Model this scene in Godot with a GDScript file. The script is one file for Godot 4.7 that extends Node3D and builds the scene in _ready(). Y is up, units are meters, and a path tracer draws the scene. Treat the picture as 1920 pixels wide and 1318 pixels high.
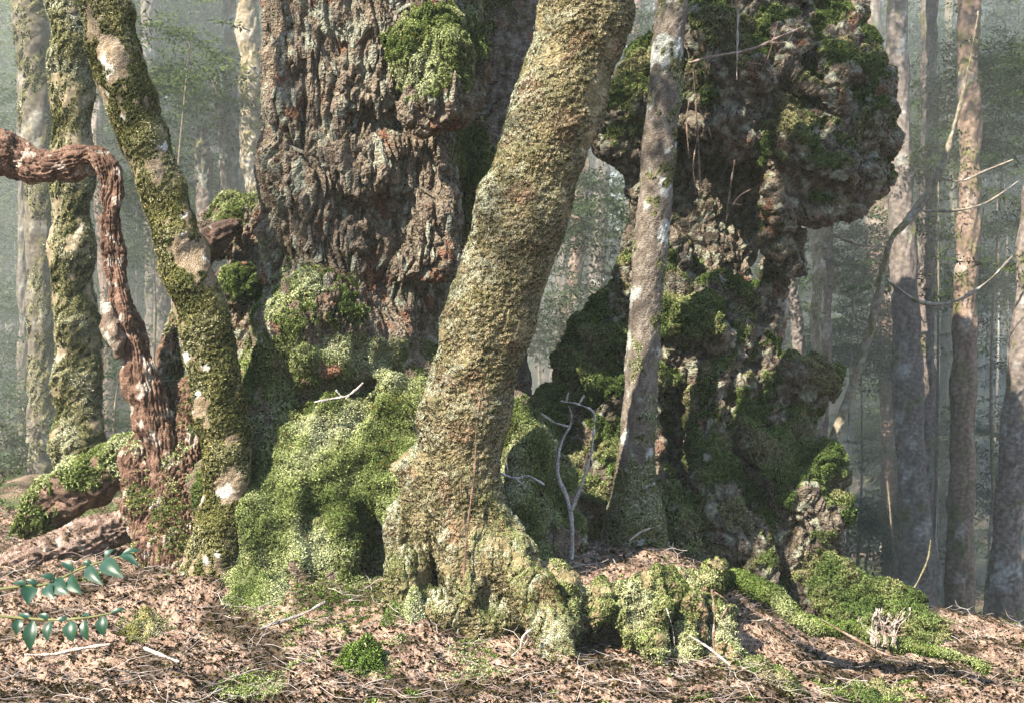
extends Node3D

# ---------------------------------------------------------------- camera constants
const EYE := Vector3(0.0, 1.8, 0.0)
const FOCAL := 2059.0          # picture is 1920 x 1318 units
var rng := RandomNumberGenerator.new()
var N1 := FastNoiseLite.new()  # plain simplex
var NF := FastNoiseLite.new()  # fractal
var NR := FastNoiseLite.new()  # ridged
var NC := FastNoiseLite.new()  # cellular
var used := {}
var M := {}
var T0 := 0
var grows: MeshInstance3D   # the part that moss and leaves are laid on

func _ready() -> void:
	T0 = Time.get_ticks_msec()
	rng.seed = 20240611
	# ---- camera
	var cam := Camera3D.new()
	cam.name = "camera"
	cam.fov = rad_to_deg(2.0 * atan(659.0 / FOCAL))
	cam.position = EYE
	cam.near = 0.05
	cam.far = 400.0
	cam.current = true
	add_child(cam)
	# ---- sky, exposure, haze
	var env := Environment.new()
	var sky := Sky.new()
	var sm := ProceduralSkyMaterial.new()
	sm.sky_top_color = Color(0.62, 0.72, 0.86)
	sm.sky_horizon_color = Color(0.86, 0.89, 0.92)
	sm.sky_curve = 0.2
	sm.ground_horizon_color = Color(0.5, 0.52, 0.5)
	sm.ground_bottom_color = Color(0.25, 0.25, 0.22)
	sm.sky_energy_multiplier = 0.85
	sky.sky_material = sm
	env.background_mode = Environment.BG_SKY
	env.sky = sky
	env.tonemap_mode = Environment.TONE_MAPPER_LINEAR
	env.tonemap_exposure = 4.8
	env.fog_enabled = true
	env.fog_density = 0.0012
	env.fog_light_color = Color(0.90, 0.95, 0.90)
	env.volumetric_fog_enabled = true
	env.volumetric_fog_density = 0.0
	env.sdfgi_enabled = true
	env.ssao_enabled = true
	env.ssil_enabled = true
	var we := WorldEnvironment.new()
	we.name = "environment"
	we.environment = env
	add_child(we)
	# ---- sun: high, from the left and a little behind the camera
	var sun := DirectionalLight3D.new()
	sun.name = "sun"
	sun.light_color = Color(1.0, 0.95, 0.86)
	sun.light_energy = 1.6
	sun.light_angular_distance = 0.5
	sun.shadow_enabled = true
	add_child(sun)
	sun.look_at_from_position(SUN * 30.0, Vector3.ZERO, Vector3.UP)

	# ---- mist hanging between the trees behind
	var mist := FogVolume.new()
	mist.name = "mist"
	mist.size = Vector3(64.0, 16.0, 44.0)
	mist.position = Vector3(0.0, 4.0, -33.5)
	var mm := FogMaterial.new()
	mm.density = 0.025
	mm.albedo = Color(0.93, 0.97, 0.96)
	mist.material = mm
	add_child(mist)

	setup_noise()
	setup_materials()
	build_ground()
	lap("ground")
	build_giant_tree()
	lap("giant tree")
	build_leaning_tree()
	lap("leaning tree")
	build_burl_tree()
	lap("burl tree")
	build_upper_parts()
	build_near_trees()
	lap("near trees")
	build_dead_wood()
	lap("dead wood")
	build_far_trees()
	lap("far trees")
	build_undergrowth()
	lap("undergrowth")
	build_litter()
	lap("litter")
	build_sticks()
	lap("sticks")
	build_sprigs()
	lap("sprigs")

const MOSS_GREEN := [Color(0.09, 0.13, 0.035), Color(0.175, 0.225, 0.07), Color(0.27, 0.325, 0.125), Color(0.38, 0.425, 0.21), Color(0.48, 0.51, 0.33)]
const MOSS_GOLD := [Color(0.13, 0.145, 0.06), Color(0.23, 0.235, 0.115), Color(0.33, 0.325, 0.19), Color(0.43, 0.43, 0.29), Color(0.54, 0.56, 0.45)]
const MOSS_DEEP := [Color(0.065, 0.105, 0.028), Color(0.115, 0.175, 0.05), Color(0.175, 0.24, 0.08), Color(0.24, 0.27, 0.115), Color(0.30, 0.27, 0.16)]
const SUN := Vector3(-0.5, 0.68, 0.54)

func lap(what: String) -> void:
	print(what, " ", Time.get_ticks_msec() - T0, " ms")

# ---------------------------------------------------------------- small helpers
func V(px: float, py: float, d: float) -> Vector3:
	return EYE + Vector3((px - 960.0) / FOCAL * d, -(py - 659.0) / FOCAL * d, -d)

func numbered(base: String) -> String:
	if not used.has(base):
		used[base] = 0
		return base
	used[base] += 1
	return "%s_%03d" % [base, used[base]]

func tag(o: Node, label: String, category: String, group := "", kind := "") -> Node:
	o.set_meta("label", label)
	if category: o.set_meta("category", category)
	if group: o.set_meta("group", group)
	if kind: o.set_meta("kind", kind)
	return o

func thing(called: String, label: String, category: String, at := Vector3.ZERO, group := "") -> Node3D:
	var o := Node3D.new()
	o.name = numbered(called)
	add_child(o)
	o.position = at
	tag(o, label, category, group)
	return o

func part(called: String, mesh: Mesh, mat: Material, parent: Node3D) -> MeshInstance3D:
	var o := MeshInstance3D.new()
	o.name = called
	o.mesh = mesh
	o.material_override = mat
	parent.add_child(o, true)
	if parent != self:
		o.position = -parent.position if parent.get_parent() == self else Vector3.ZERO
	return o

func setup_noise() -> void:
	for n in [N1, NF, NR, NC]:
		n.seed = 7
		n.frequency = 1.0
		n.noise_type = FastNoiseLite.TYPE_SIMPLEX_SMOOTH
		n.fractal_type = FastNoiseLite.FRACTAL_NONE
	NF.fractal_type = FastNoiseLite.FRACTAL_FBM
	NF.fractal_octaves = 4
	NR.fractal_type = FastNoiseLite.FRACTAL_RIDGED
	NR.fractal_octaves = 3
	NC.noise_type = FastNoiseLite.TYPE_CELLULAR
	NC.cellular_return_type = FastNoiseLite.RETURN_DISTANCE2_SUB

func grain_image(size: int, freq: float, oct: int, lo: float, hi: float, sd: int, stretch := 1.0) -> Image:
	var n := FastNoiseLite.new()
	n.seed = sd
	n.noise_type = FastNoiseLite.TYPE_SIMPLEX
	n.fractal_type = FastNoiseLite.FRACTAL_FBM
	n.fractal_octaves = oct
	n.frequency = freq
	var im := n.get_seamless_image(size, size)
	im.convert(Image.FORMAT_RGB8)
	for y in size:
		for x in size:
			var v := im.get_pixel(x, y).r
			v = clampf((v - 0.5) * 1.5 + 0.5, 0.0, 1.0)
			v = lo + (hi - lo) * v
			im.set_pixel(x, y, Color(v, v, v))
	return im

func grain_material(tex: Texture2D, bump: Texture2D, scale: float, bump_cm: float, rough: float) -> StandardMaterial3D:
	var m := StandardMaterial3D.new()
	m.vertex_color_use_as_albedo = true
	m.albedo_texture = tex
	m.uv1_triplanar = true
	m.uv1_world_triplanar = true
	m.uv1_scale = Vector3.ONE * scale
	m.roughness = rough
	m.metallic_specular = 0.3
	if bump:
		m.heightmap_enabled = true
		m.heightmap_texture = bump
		m.heightmap_scale = bump_cm
	return m

func setup_materials() -> void:
	var g1 := ImageTexture.create_from_image(grain_image(512, 0.03, 4, 0.62, 1.0, 3))
	var g2 := ImageTexture.create_from_image(grain_image(512, 0.05, 4, 0.0, 1.0, 5))
	M.bark = grain_material(g1, g2, 1.6, 1.6, 0.85)
	M.fine = grain_material(g1, g2, 3.0, 0.7, 0.8)
	M.far = grain_material(g1, null, 0.9, 0.0, 0.9)
	M.soil = grain_material(g1, g2, 1.3, 2.0, 0.95)
	var leafy := StandardMaterial3D.new()
	leafy.vertex_color_use_as_albedo = true
	leafy.roughness = 0.75
	leafy.metallic_specular = 0.25
	leafy.backlight_enabled = true
	leafy.backlight = Color(0.55, 0.6, 0.4)
	M.moss = leafy
	var foliage := StandardMaterial3D.new()
	foliage.vertex_color_use_as_albedo = true
	foliage.roughness = 0.55
	foliage.backlight_enabled = true
	foliage.backlight = Color(0.7, 0.8, 0.35)
	M.foliage = foliage
	M.tuft = tuft_mesh(11, 14, 0.55, 0.4, 0.3)
	M.hang = hang_mesh(12, 11)
	M.dead_leaf = dead_leaf_mesh()
	M.wood = leafy.duplicate()
	M.wood.roughness = 0.85

# ---------------------------------------------------------------- implicit bodies: tapered capsules joined smoothly
class Field:
	var a := PackedVector3Array()
	var ba := PackedVector3Array()
	var inv := PackedFloat32Array()
	var ra := PackedFloat32Array()
	var dr := PackedFloat32Array()
	var n_add := 0
	var k := 0.12
	var k_low := 0.0       # joins more softly below y 1.2
	var ca := PackedVector3Array()
	var cba := PackedVector3Array()
	var cinv := PackedFloat32Array()
	var cra := PackedFloat32Array()
	var cdr := PackedFloat32Array()
	var lo := Vector3(1e9, 1e9, 1e9)
	var hi := Vector3(-1e9, -1e9, -1e9)
	func add(p: Vector3, rp: float, q: Vector3, rq: float) -> void:
		a.append(p)
		ba.append(q - p)
		inv.append(1.0 / maxf((q - p).length_squared(), 1e-9))
		ra.append(rp)
		dr.append(rq - rp)
		var r := maxf(rp, rq) + 0.06
		lo = lo.min(p - Vector3.ONE * r).min(q - Vector3.ONE * r)
		hi = hi.max(p + Vector3.ONE * r).max(q + Vector3.ONE * r)
	func cut(p: Vector3, rp: float, q: Vector3, rq: float) -> void:
		ca.append(p)
		cba.append(q - p)
		cinv.append(1.0 / maxf((q - p).length_squared(), 1e-9))
		cra.append(rp)
		cdr.append(rq - rp)
	func one(i: int, p: Vector3) -> float:
		var pa := p - a[i]
		var h := clampf(pa.dot(ba[i]) * inv[i], 0.0, 1.0)
		return (pa - ba[i] * h).length() - ra[i] - dr[i] * h
	func cone(i: int, p: Vector3) -> float:
		var pa := p - ca[i]
		var h := clampf(pa.dot(cba[i]) * cinv[i], 0.0, 1.0)
		return (pa - cba[i] * h).length() - cra[i] - cdr[i] * h
	func value(p: Vector3, near: PackedInt32Array, cuts: PackedInt32Array) -> float:
		var d := 1e3
		var k := self.k
		if k_low > 0.0:
			k = lerpf(k_low, k, smoothstep(1.0, 1.7, p.y))
		for i in near:
			var pa := p - a[i]
			var b := ba[i]
			var h := clampf(pa.dot(b) * inv[i], 0.0, 1.0)
			var e := (pa - b * h).length() - ra[i] - dr[i] * h
			var w := k - absf(d - e)
			d = minf(d, e)
			if w > 0.0:
				d -= w * w / k * 0.25
		for i in cuts:
			var e := -cone(i, p)
			var w := 0.08 - absf(d - e)
			d = maxf(d, e)
			if w > 0.0:
				d += w * w / 0.08 * 0.25
		return d

# rows of [px, py, depth, radius in px]
func chain(f: Field, rows: Array, is_cut := false) -> void:
	for i in rows.size():
		var r: Array = rows[i]
		var s: Array = rows[mini(i + 1, rows.size() - 1)]
		if i == rows.size() - 1 and rows.size() > 1:
			break
		var p := V(r[0], r[1], r[2])
		var q := V(s[0], s[1], s[2])
		if is_cut:
			f.cut(p, r[3] * r[2] / FOCAL, q, s[3] * s[2] / FOCAL)
		else:
			f.add(p, r[3] * r[2] / FOCAL, q, s[3] * s[2] / FOCAL)

# surface nets -> [vertices, quads (counter-clockwise seen from outside)]
func net(f: Field, h: float) -> Array:
	var bs := 8
	var bw := h * bs
	var lo := (f.lo / bw).floor() * bw
	var nb := ((f.hi - lo) / bw).ceil()
	var bx := int(nb.x)
	var by := int(nb.y)
	var bz := int(nb.z)
	var NX := bx * bs + 2
	var NY := by * bs + 2
	var verts := PackedVector3Array()
	var cell := {}
	var edges := PackedInt64Array()
	var reach := bw * 0.8661 + 0.02
	var vals := PackedFloat32Array()
	vals.resize(729)
	for kz in bz:
		for ky in by:
			for kx in bx:
				var o := lo + Vector3(kx, ky, kz) * bw
				var c := o + Vector3.ONE * bw * 0.5
				var near := PackedInt32Array()
				var best := 1e3
				for i in f.a.size():
					var e := f.one(i, c)
					if e < reach + maxf(f.k, f.k_low):
						near.append(i)
					best = minf(best, e)
				if best > reach + maxf(f.k, f.k_low) * 0.5 or near.is_empty():
					continue
				var cuts := PackedInt32Array()
				for i in f.ca.size():
					if f.cone(i, c) < reach + 0.08:
						cuts.append(i)
				if cuts.is_empty() and best < -reach - 0.01:
					continue
				var dc := f.value(c, near, cuts)
				if absf(dc) > reach * 1.15 and cuts.is_empty():
					continue
				var at := 0
				for z in 9:
					for y in 9:
						for x in 9:
							vals[at] = f.value(o + Vector3(x, y, z) * h, near, cuts)
							at += 1
				for z in 8:
					for y in 8:
						for x in 8:
							var i0 := x + y * 9 + z * 81
							var v0 := vals[i0]
							var v1 := vals[i0 + 1]
							var v2 := vals[i0 + 9]
							var v3 := vals[i0 + 10]
							var v4 := vals[i0 + 81]
							var v5 := vals[i0 + 82]
							var v6 := vals[i0 + 90]
							var v7 := vals[i0 + 91]
							var mask := int(v0 < 0) + int(v1 < 0) + int(v2 < 0) + int(v3 < 0) + int(v4 < 0) + int(v5 < 0) + int(v6 < 0) + int(v7 < 0)
							if mask == 0 or mask == 8:
								continue
							var sx := 0.0
							var sy := 0.0
							var sz := 0.0
							var n := 0
							var s0 := v0 < 0
							var s1 := v1 < 0
							var s2 := v2 < 0
							var s3 := v3 < 0
							var s4 := v4 < 0
							var s5 := v5 < 0
							var s6 := v6 < 0
							var s7 := v7 < 0
							if s0 != s1: sx += v0 / (v0 - v1); n += 1
							if s2 != s3: sx += v2 / (v2 - v3); sy += 1; n += 1
							if s4 != s5: sx += v4 / (v4 - v5); sz += 1; n += 1
							if s6 != s7: sx += v6 / (v6 - v7); sy += 1; sz += 1; n += 1
							if s0 != s2: sy += v0 / (v0 - v2); n += 1
							if s1 != s3: sy += v1 / (v1 - v3); sx += 1; n += 1
							if s4 != s6: sy += v4 / (v4 - v6); sz += 1; n += 1
							if s5 != s7: sy += v5 / (v5 - v7); sx += 1; sz += 1; n += 1
							if s0 != s4: sz += v0 / (v0 - v4); n += 1
							if s1 != s5: sz += v1 / (v1 - v5); sx += 1; n += 1
							if s2 != s6: sz += v2 / (v2 - v6); sy += 1; n += 1
							if s3 != s7: sz += v3 / (v3 - v7); sx += 1; sy += 1; n += 1
							var gx := kx * bs + x + 1
							var gy := ky * bs + y + 1
							var gz := kz * bs + z + 1
							var key := gx + (gy + gz * NY) * NX
							cell[key] = verts.size()
							verts.append(o + (Vector3(x, y, z) + Vector3(sx, sy, sz) / n) * h)
							if s0 != s1: edges.append(key * 8 + (1 if s0 else 0))
							if s0 != s2: edges.append(key * 8 + 2 + (1 if s0 else 0))
							if s0 != s4: edges.append(key * 8 + 4 + (1 if s0 else 0))
	var quads := PackedInt32Array()
	for e in edges:
		var key := e >> 3
		var ax := (e & 7) >> 1
		var out := (e & 1) == 1
		var du := NX
		var dv := NX * NY
		if ax == 1:
			du = NX * NY
			dv = 1
		elif ax == 2:
			du = 1
			dv = NX
		var a: int = cell.get(key, -1)
		var b: int = cell.get(key - du, -1)
		var c: int = cell.get(key - du - dv, -1)
		var d: int = cell.get(key - dv, -1)
		if a < 0 or b < 0 or c < 0 or d < 0:
			continue
		if out:
			quads.append_array([a, b, c, d])
		else:
			quads.append_array([a, d, c, b])
	return [verts, quads]

func vertex_normals(v: PackedVector3Array, t: PackedInt32Array) -> PackedVector3Array:
	var n := PackedVector3Array()
	n.resize(v.size())
	for i in range(0, t.size(), 3):
		var a := t[i]
		var b := t[i + 1]
		var c := t[i + 2]
		var p := v[a]
		var f := (v[b] - p).cross(v[c] - p)
		n[a] += f
		n[b] += f
		n[c] += f
	for i in n.size():
		n[i] = n[i].normalized()
	return n

func quads_to_tris(q: PackedInt32Array) -> PackedInt32Array:
	var t := PackedInt32Array()
	t.resize(q.size() / 4 * 6)
	var k := 0
	for i in range(0, q.size(), 4):
		t[k] = q[i]; t[k + 1] = q[i + 1]; t[k + 2] = q[i + 2]
		t[k + 3] = q[i]; t[k + 4] = q[i + 2]; t[k + 5] = q[i + 3]
		k += 6
	return t

# split the quads that face the camera in four
func refine(v: PackedVector3Array, q: PackedInt32Array, top := 1e9) -> Array:
	var n := vertex_normals(v, quads_to_tris(q))
	var mid := {}
	var out := PackedInt32Array()
	var big := 1 << 24
	for i in range(0, q.size(), 4):
		var a := q[i]
		var b := q[i + 1]
		var c := q[i + 2]
		var d := q[i + 3]
		var m := (v[a] + v[b] + v[c] + v[d]) * 0.25
		var nn := n[a] + n[b] + n[c] + n[d]
		if nn.normalized().dot((EYE - m).normalized()) < -0.3 or m.y > top:
			out.append_array([a, b, c, d])
			continue
		var ids := PackedInt32Array([0, 0, 0, 0])
		var ring := [a, b, c, d]
		for j in 4:
			var p: int = ring[j]
			var r: int = ring[(j + 1) % 4]
			var key := mini(p, r) * big + maxi(p, r)
			var got: int = mid.get(key, -1)
			if got < 0:
				got = v.size()
				mid[key] = got
				v.append((v[p] + v[r]) * 0.5 + (n[p] - n[r]).dot(v[r] - v[p]) * 0.125 * (n[p] + n[r]) * 0.5)
			ids[j] = got
		var ctr := v.size()
		v.append((v[ids[0]] + v[ids[1]] + v[ids[2]] + v[ids[3]]) * 0.25)
		out.append_array([a, ids[0], ctr, ids[3], ids[0], b, ids[1], ctr, ctr, ids[1], c, ids[2], ids[3], ctr, ids[2], d])
	return [v, out]

# a body: dictionary v (positions), n (normals), t (triangles), c (colours), m (moss weight)
func body(f: Field, h: float, levels: int, top := 1e9) -> Dictionary:
	var r := net(f, h)
	for i in levels:
		r = refine(r[0], r[1], top)
	var t := quads_to_tris(r[1])
	var v: PackedVector3Array = r[0]
	var c := PackedColorArray()
	c.resize(v.size())
	var m := PackedFloat32Array()
	m.resize(v.size())
	return {"v": v, "t": t, "n": vertex_normals(v, t), "c": c, "m": m}

func catmull(p: Array, u: float) -> Vector4:
	var s := u * (p.size() - 1)
	var i := mini(int(s), p.size() - 2)
	var w := s - i
	var a: Vector4 = p[maxi(i - 1, 0)]
	var b: Vector4 = p[i]
	var c: Vector4 = p[i + 1]
	var d: Vector4 = p[mini(i + 2, p.size() - 1)]
	return 0.5 * ((2.0 * b) + (c - a) * w + (2.0 * a - 5.0 * b + 4.0 * c - d) * w * w + (3.0 * b - a - 3.0 * c + d) * w * w * w)

# rows of [px, py, depth, radius px] to Vector4 (metres)
func rows4(rows: Array) -> Array:
	var out := []
	for r in rows:
		var p := V(r[0], r[1], r[2])
		out.append(Vector4(p.x, p.y, p.z, r[3] * r[2] / FOCAL))
	return out

func tube(p: Array, sides: int, rings: int, closed := true) -> Dictionary:
	var v := PackedVector3Array()
	var cyl := PackedVector3Array()
	var gone := 0.0
	var was := catmull(p, 0.0)
	var t := PackedInt32Array()
	var ref := Vector3(0.13, 0.2, 1.0).normalized()
	for i in rings + 1:
		var u := float(i) / rings
		var a := catmull(p, u)
		var b := catmull(p, minf(u + 0.01, 1.0))
		var z := catmull(p, maxf(u - 0.01, 0.0))
		var dir := Vector3(b.x - z.x, b.y - z.y, b.z - z.z).normalized()
		var s := dir.cross(ref).normalized()
		if s.length() < 0.1: s = dir.cross(Vector3.UP).normalized()
		ref = s.cross(dir).normalized()
		gone += Vector3(a.x - was.x, a.y - was.y, a.z - was.z).length()
		was = a
		for j in sides:
			var th := TAU * j / sides
			cyl.append(Vector3(cos(th) * a.w, gone, sin(th) * a.w))
			v.append(Vector3(a.x, a.y, a.z) + (s * cos(th) + ref * sin(th)) * a.w)
	for i in rings:
		for j in sides:
			var a := i * sides + j
			var b := i * sides + (j + 1) % sides
			t.append_array([a, a + sides, b, b, a + sides, b + sides])
	if closed:
		for e in [0, rings]:
			var c := catmull(p, float(e) / rings)
			var k := v.size()
			v.append(Vector3(c.x, c.y, c.z))
			cyl.append(Vector3(0, gone * e / rings, 0))
			for j in sides:
				var a: int = e * sides + j
				var b: int = e * sides + (j + 1) % sides
				if e == 0: t.append_array([k, a, b])
				else: t.append_array([k, b, a])
	var c := PackedColorArray()
	c.resize(v.size())
	var m := PackedFloat32Array()
	m.resize(v.size())
	var B := {"v": v, "t": t, "n": vertex_normals(v, t), "c": c, "m": m, "cyl": cyl}
	# outward check
	var q := catmull(p, 0.5)
	var mid := (rings / 2) * sides
	if B.n[mid].dot(v[mid] - Vector3(q.x, q.y, q.z)) < 0:
		for i in range(0, t.size(), 3):
			var x := t[i + 1]
			t[i + 1] = t[i + 2]
			t[i + 2] = x
		B.t = t
		B.n = vertex_normals(v, t)
	return B

func to_mesh(B: Dictionary) -> ArrayMesh:
	var t: PackedInt32Array = B.t
	var flipped := t.duplicate()
	for i in range(0, t.size(), 3):
		flipped[i + 1] = t[i + 2]
		flipped[i + 2] = t[i + 1]
	var arr := []
	arr.resize(Mesh.ARRAY_MAX)
	arr[Mesh.ARRAY_VERTEX] = B.v
	arr[Mesh.ARRAY_NORMAL] = B.n
	arr[Mesh.ARRAY_COLOR] = B.c
	arr[Mesh.ARRAY_INDEX] = flipped
	var m := ArrayMesh.new()
	m.add_surface_from_arrays(Mesh.PRIMITIVE_TRIANGLES, arr)
	return m

func finish(B: Dictionary) -> void:
	B.n = vertex_normals(B.v, B.t)

# ---------------------------------------------------------------- ground
func height(x: float, z: float) -> float:
	var d := -z
	var y := 0.36 * smoothstep(5.9, 7.4, d) * (1.0 - smoothstep(-0.5, 0.4, x)) + 0.33 * smoothstep(6.9, 7.5, d) * smoothstep(-0.5, 0.4, x) * (1.0 - smoothstep(1.1, 2.2, x))
	y += -0.26 * smoothstep(0.9, 2.2, x)
	y += -1.85 * smoothstep(9.0, 14.0, d + maxf(0.0, x - 2.5) * 0.8) * smoothstep(0.3, 3.5, x)
	y += 0.26 * maxf(0.0, d - 22.0)
	y += 0.06 * N1.get_noise_2d(x * 1.3, z * 1.3) + 0.02 * N1.get_noise_2d(x * 5.0, z * 5.0)
	if d > 12.0:
		y += 0.5 * N1.get_noise_2d(x * 0.2, z * 0.2) * smoothstep(12.0, 20.0, d)
	return y

func spaced(lo: float, hi: float, fine_lo: float, fine_hi: float, step: float, grow: float) -> PackedFloat32Array:
	var a := []
	var x := fine_lo
	while x <= fine_hi:
		a.append(x)
		x += step
	var s := step
	while a[-1] < hi:
		s *= grow
		a.append(a[-1] + s)
	s = step
	while a[0] > lo:
		s *= grow
		a.push_front(a[0] - s)
	return PackedFloat32Array(a)

func build_ground() -> void:
	var xs := spaced(-45.0, 45.0, -4.2, 4.6, 0.03, 1.12)
	var ds := spaced(-15.0, 70.0, 4.4, 10.0, 0.03, 1.12)
	var nx := xs.size()
	var v := PackedVector3Array()
	var c := PackedColorArray()
	for d in ds:
		for x in xs:
			var y := height(x, -d)
			var p := Vector3(x, y, -d)
			p.y += 0.018 * N1.get_noise_3dv(p * 14.0)
			v.append(p)
			var g := N1.get_noise_3dv(p * 9.0)
			var g2 := N1.get_noise_3dv(p * 2.3)
			var col := Color(0.22, 0.145, 0.11).lerp(Color(0.38, 0.27, 0.21), clampf(0.5 + g, 0, 1))
			col = col.lerp(Color(0.07, 0.05, 0.035), smoothstep(0.1, 0.5, g2))
			if d > 8.5:
				var gm := NF.get_noise_3dv(p * 1.4 + Vector3(4, 0, 1))
				col = col.lerp(Color(0.085, 0.11, 0.045), smoothstep(-0.15, 0.05, gm + 0.2 * g) * smoothstep(8.5, 10.0, d))
			c.append(col)
	var t := PackedInt32Array()
	for j in ds.size() - 1:
		for i in nx - 1:
			var a := j * nx + i
			t.append_array([a, a + 1, a + nx, a + 1, a + nx + 1, a + nx])
	var m := PackedFloat32Array()
	m.resize(v.size())
	var B := {"v": v, "t": t, "c": c, "m": m, "n": vertex_normals(v, t)}
	var o := part("ground", to_mesh(B), M.soil, self)
	o.set_meta("kind", "structure")

# ---------------------------------------------------------------- the giant tree
func build_giant_tree() -> void:
	var f := Field.new()
	f.k = 0.085
	f.k_low = 0.12
	# trunk
	chain(f, [[690, -120, 8.6, 185], [692, 60, 8.6, 185], [690, 300, 8.6, 185], [672, 480, 8.6, 165], [655, 640, 8.5, 165], [650, 800, 8.45, 190], [650, 1000, 8.4, 215], [650, 1200, 8.4, 235]])
	# burl with mossy top at upper right, ridge running up from it
	chain(f, [[795, 40, 8.1, 66], [812, 120, 7.8, 70], [818, 190, 7.68, 56], [800, 215, 7.68, 44]])
	chain(f, [[850, -60, 8.5, 50], [862, 120, 8.4, 44], [850, 220, 8.4, 40]])
	chain(f, [[880, 260, 8.7, 40], [895, 340, 8.6, 45], [880, 470, 8.6, 40]])
	# lumps in the middle
	chain(f, [[690, 330, 7.95, 60], [650, 300, 7.95, 40]])
	chain(f, [[790, 300, 8.0, 45], [815, 390, 8.0, 40], [800, 480, 7.92, 42], [765, 500, 7.9, 32]])
	chain(f, [[700, 160, 7.95, 40], [640, 150, 7.95, 40]])
	chain(f, [[560, 120, 8.0, 55], [545, 330, 8.0, 50], [530, 500, 8.1, 40]])
	chain(f, [[590, 350, 7.92, 40], [600, 500, 7.95, 34]])
	# belly
	chain(f, [[610, 540, 8.25, 80], [600, 625, 7.9, 105], [570, 690, 7.9, 80]])
	chain(f, [[680, 620, 8.0, 60], [720, 690, 8.0, 55], [760, 690, 8.1, 50]])
	chain(f, [[520, 620, 8.0, 45], [505, 720, 7.85, 45], [490, 820, 7.75, 50]])
	# mossy ledge and buttresses
	chain(f, [[560, 830, 7.65, 62], [660, 800, 7.62, 60], [740, 775, 7.62, 55], [800, 770, 7.5, 40]])
	chain(f, [[580, 870, 7.55, 70], [680, 870, 7.5, 78], [760, 870, 7.4, 60]])
	chain(f, [[530, 930, 7.45, 65], [490, 1000, 7.35, 62], [450, 1075, 7.25, 48], [430, 1130, 7.2, 40]])
	chain(f, [[560, 960, 7.35, 55], [545, 1060, 7.25, 55], [530, 1130, 7.2, 50]])
	chain(f, [[640, 930, 7.35, 52], [636, 1010, 7.2, 42], [640, 1080, 7.12, 36], [650, 1130, 7.1, 40]])
	chain(f, [[750, 920, 7.25, 55], [770, 1000, 7.1, 48], [765, 1080, 7.0, 42], [770, 1140, 6.95, 46]])
	chain(f, [[490, 820, 7.7, 45], [455, 920, 7.6, 42], [420, 1010, 7.5, 42], [380, 1080, 7.4, 42]])
	chain(f, [[600, 760, 8.05, 120], [560, 900, 7.9, 130], [525, 1040, 7.78, 130], [505, 1150, 7.7, 130]])
	chain(f, [[720, 800, 7.95, 120], [700, 920, 7.88, 130], [690, 1050, 7.78, 130], [680, 1150, 7.7, 130]])
	chain(f, [[480, 780, 7.9, 70], [440, 950, 7.75, 80], [400, 1060, 7.6, 80]])
	# left side burls
	chain(f, [[470, 440, 8.7, 62], [440, 420, 8.9, 45], [415, 415, 9.0, 30]])
	chain(f, [[455, 545, 8.3, 42], [470, 560, 8.4, 50]])
	chain(f, [[505, 440, 8.7, 60], [480, 510, 8.65, 50], [490, 600, 8.45, 55]])
	chain(f, [[425, 400, 8.9, 30], [400, 425, 8.9, 24], [395, 470, 8.85, 20]])
	chain(f, [[440, 600, 8.35, 30], [435, 660, 8.25, 36]])
	chain(f, [[470, 640, 8.3, 50], [450, 740, 8.1, 48], [440, 850, 7.9, 40]])
	# buttress right, behind the leaning tree
	chain(f, [[950, 780, 8.0, 36], [985, 860, 7.8, 44], [975, 960, 7.65, 42], [985, 1060, 7.6, 36]])
	chain(f, [[1000, 840, 8.1, 34], [1035, 920, 7.95, 38], [1040, 1000, 7.85, 40], [1050, 1060, 7.8, 36]])
	# hollows
	chain(f, [[680, 232, 7.86, 36], [735, 222, 7.86, 34], [770, 236, 7.85, 26]], true)
	chain(f, [[820, 275, 7.8, 40], [800, 350, 7.88, 30], [765, 305, 7.85, 26]], true)
	chain(f, [[720, 395, 7.86, 38], [660, 398, 7.86, 26]], true)
	chain(f, [[700, 455, 7.92, 26], [722, 540, 7.98, 18]], true)
	chain(f, [[810, 560, 7.98, 40], [775, 545, 7.95, 30]], true)
	chain(f, [[575, 742, 7.58, 26], [640, 732, 7.66, 34], [700, 742, 7.74, 28]], true)
	chain(f, [[690, 960, 7.22, 16], [692, 1010, 7.2, 26], [694, 1060, 7.2, 30]], true)
	chain(f, [[822, 1010, 7.05, 18], [824, 1045, 7.05, 20]], true)
	chain(f, [[592, 985, 7.3, 14], [590, 1050, 7.22, 18]], true)
	chain(f, [[510, 870, 7.58, 22], [525, 830, 7.6, 18]], true)
	chain(f, [[428, 480, 8.6, 26], [420, 500, 8.6, 22]], true)
	var B := body(f, 0.044, 2, 4.8)
	dress_giant(B)
	lap("  giant mesh %d tris" % (B.t.size() / 3))
	var tree := thing("giant_tree", "huge gnarled old tree with flaking bark and a mossy burl", "tree", Vector3(-1.2, 0.1, -8.3))
	grows = part("trunk", to_mesh(B), M.bark, tree)
	cover(B, grows, 17000.0, 0.013, MOSS_GREEN, 0.35)
	bark_plates(B, tree)
	strew(B, grows, 1100.0, 0.15, 0.011)

func pxy(p: Vector3) -> Vector2:
	var d := -p.z
	return Vector2(960.0 + p.x * FOCAL / d, 659.0 - (p.y - 1.8) * FOCAL / d)

# moss spots: rows of [px, py, depth, radius px, weight] -> flat list x y z r w
func spots(rows: Array) -> Array:
	var out := []
	for r in rows:
		out.append([V(r[0], r[1], r[2]), r[3] * r[2] / FOCAL, r[4]])
	return out

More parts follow.
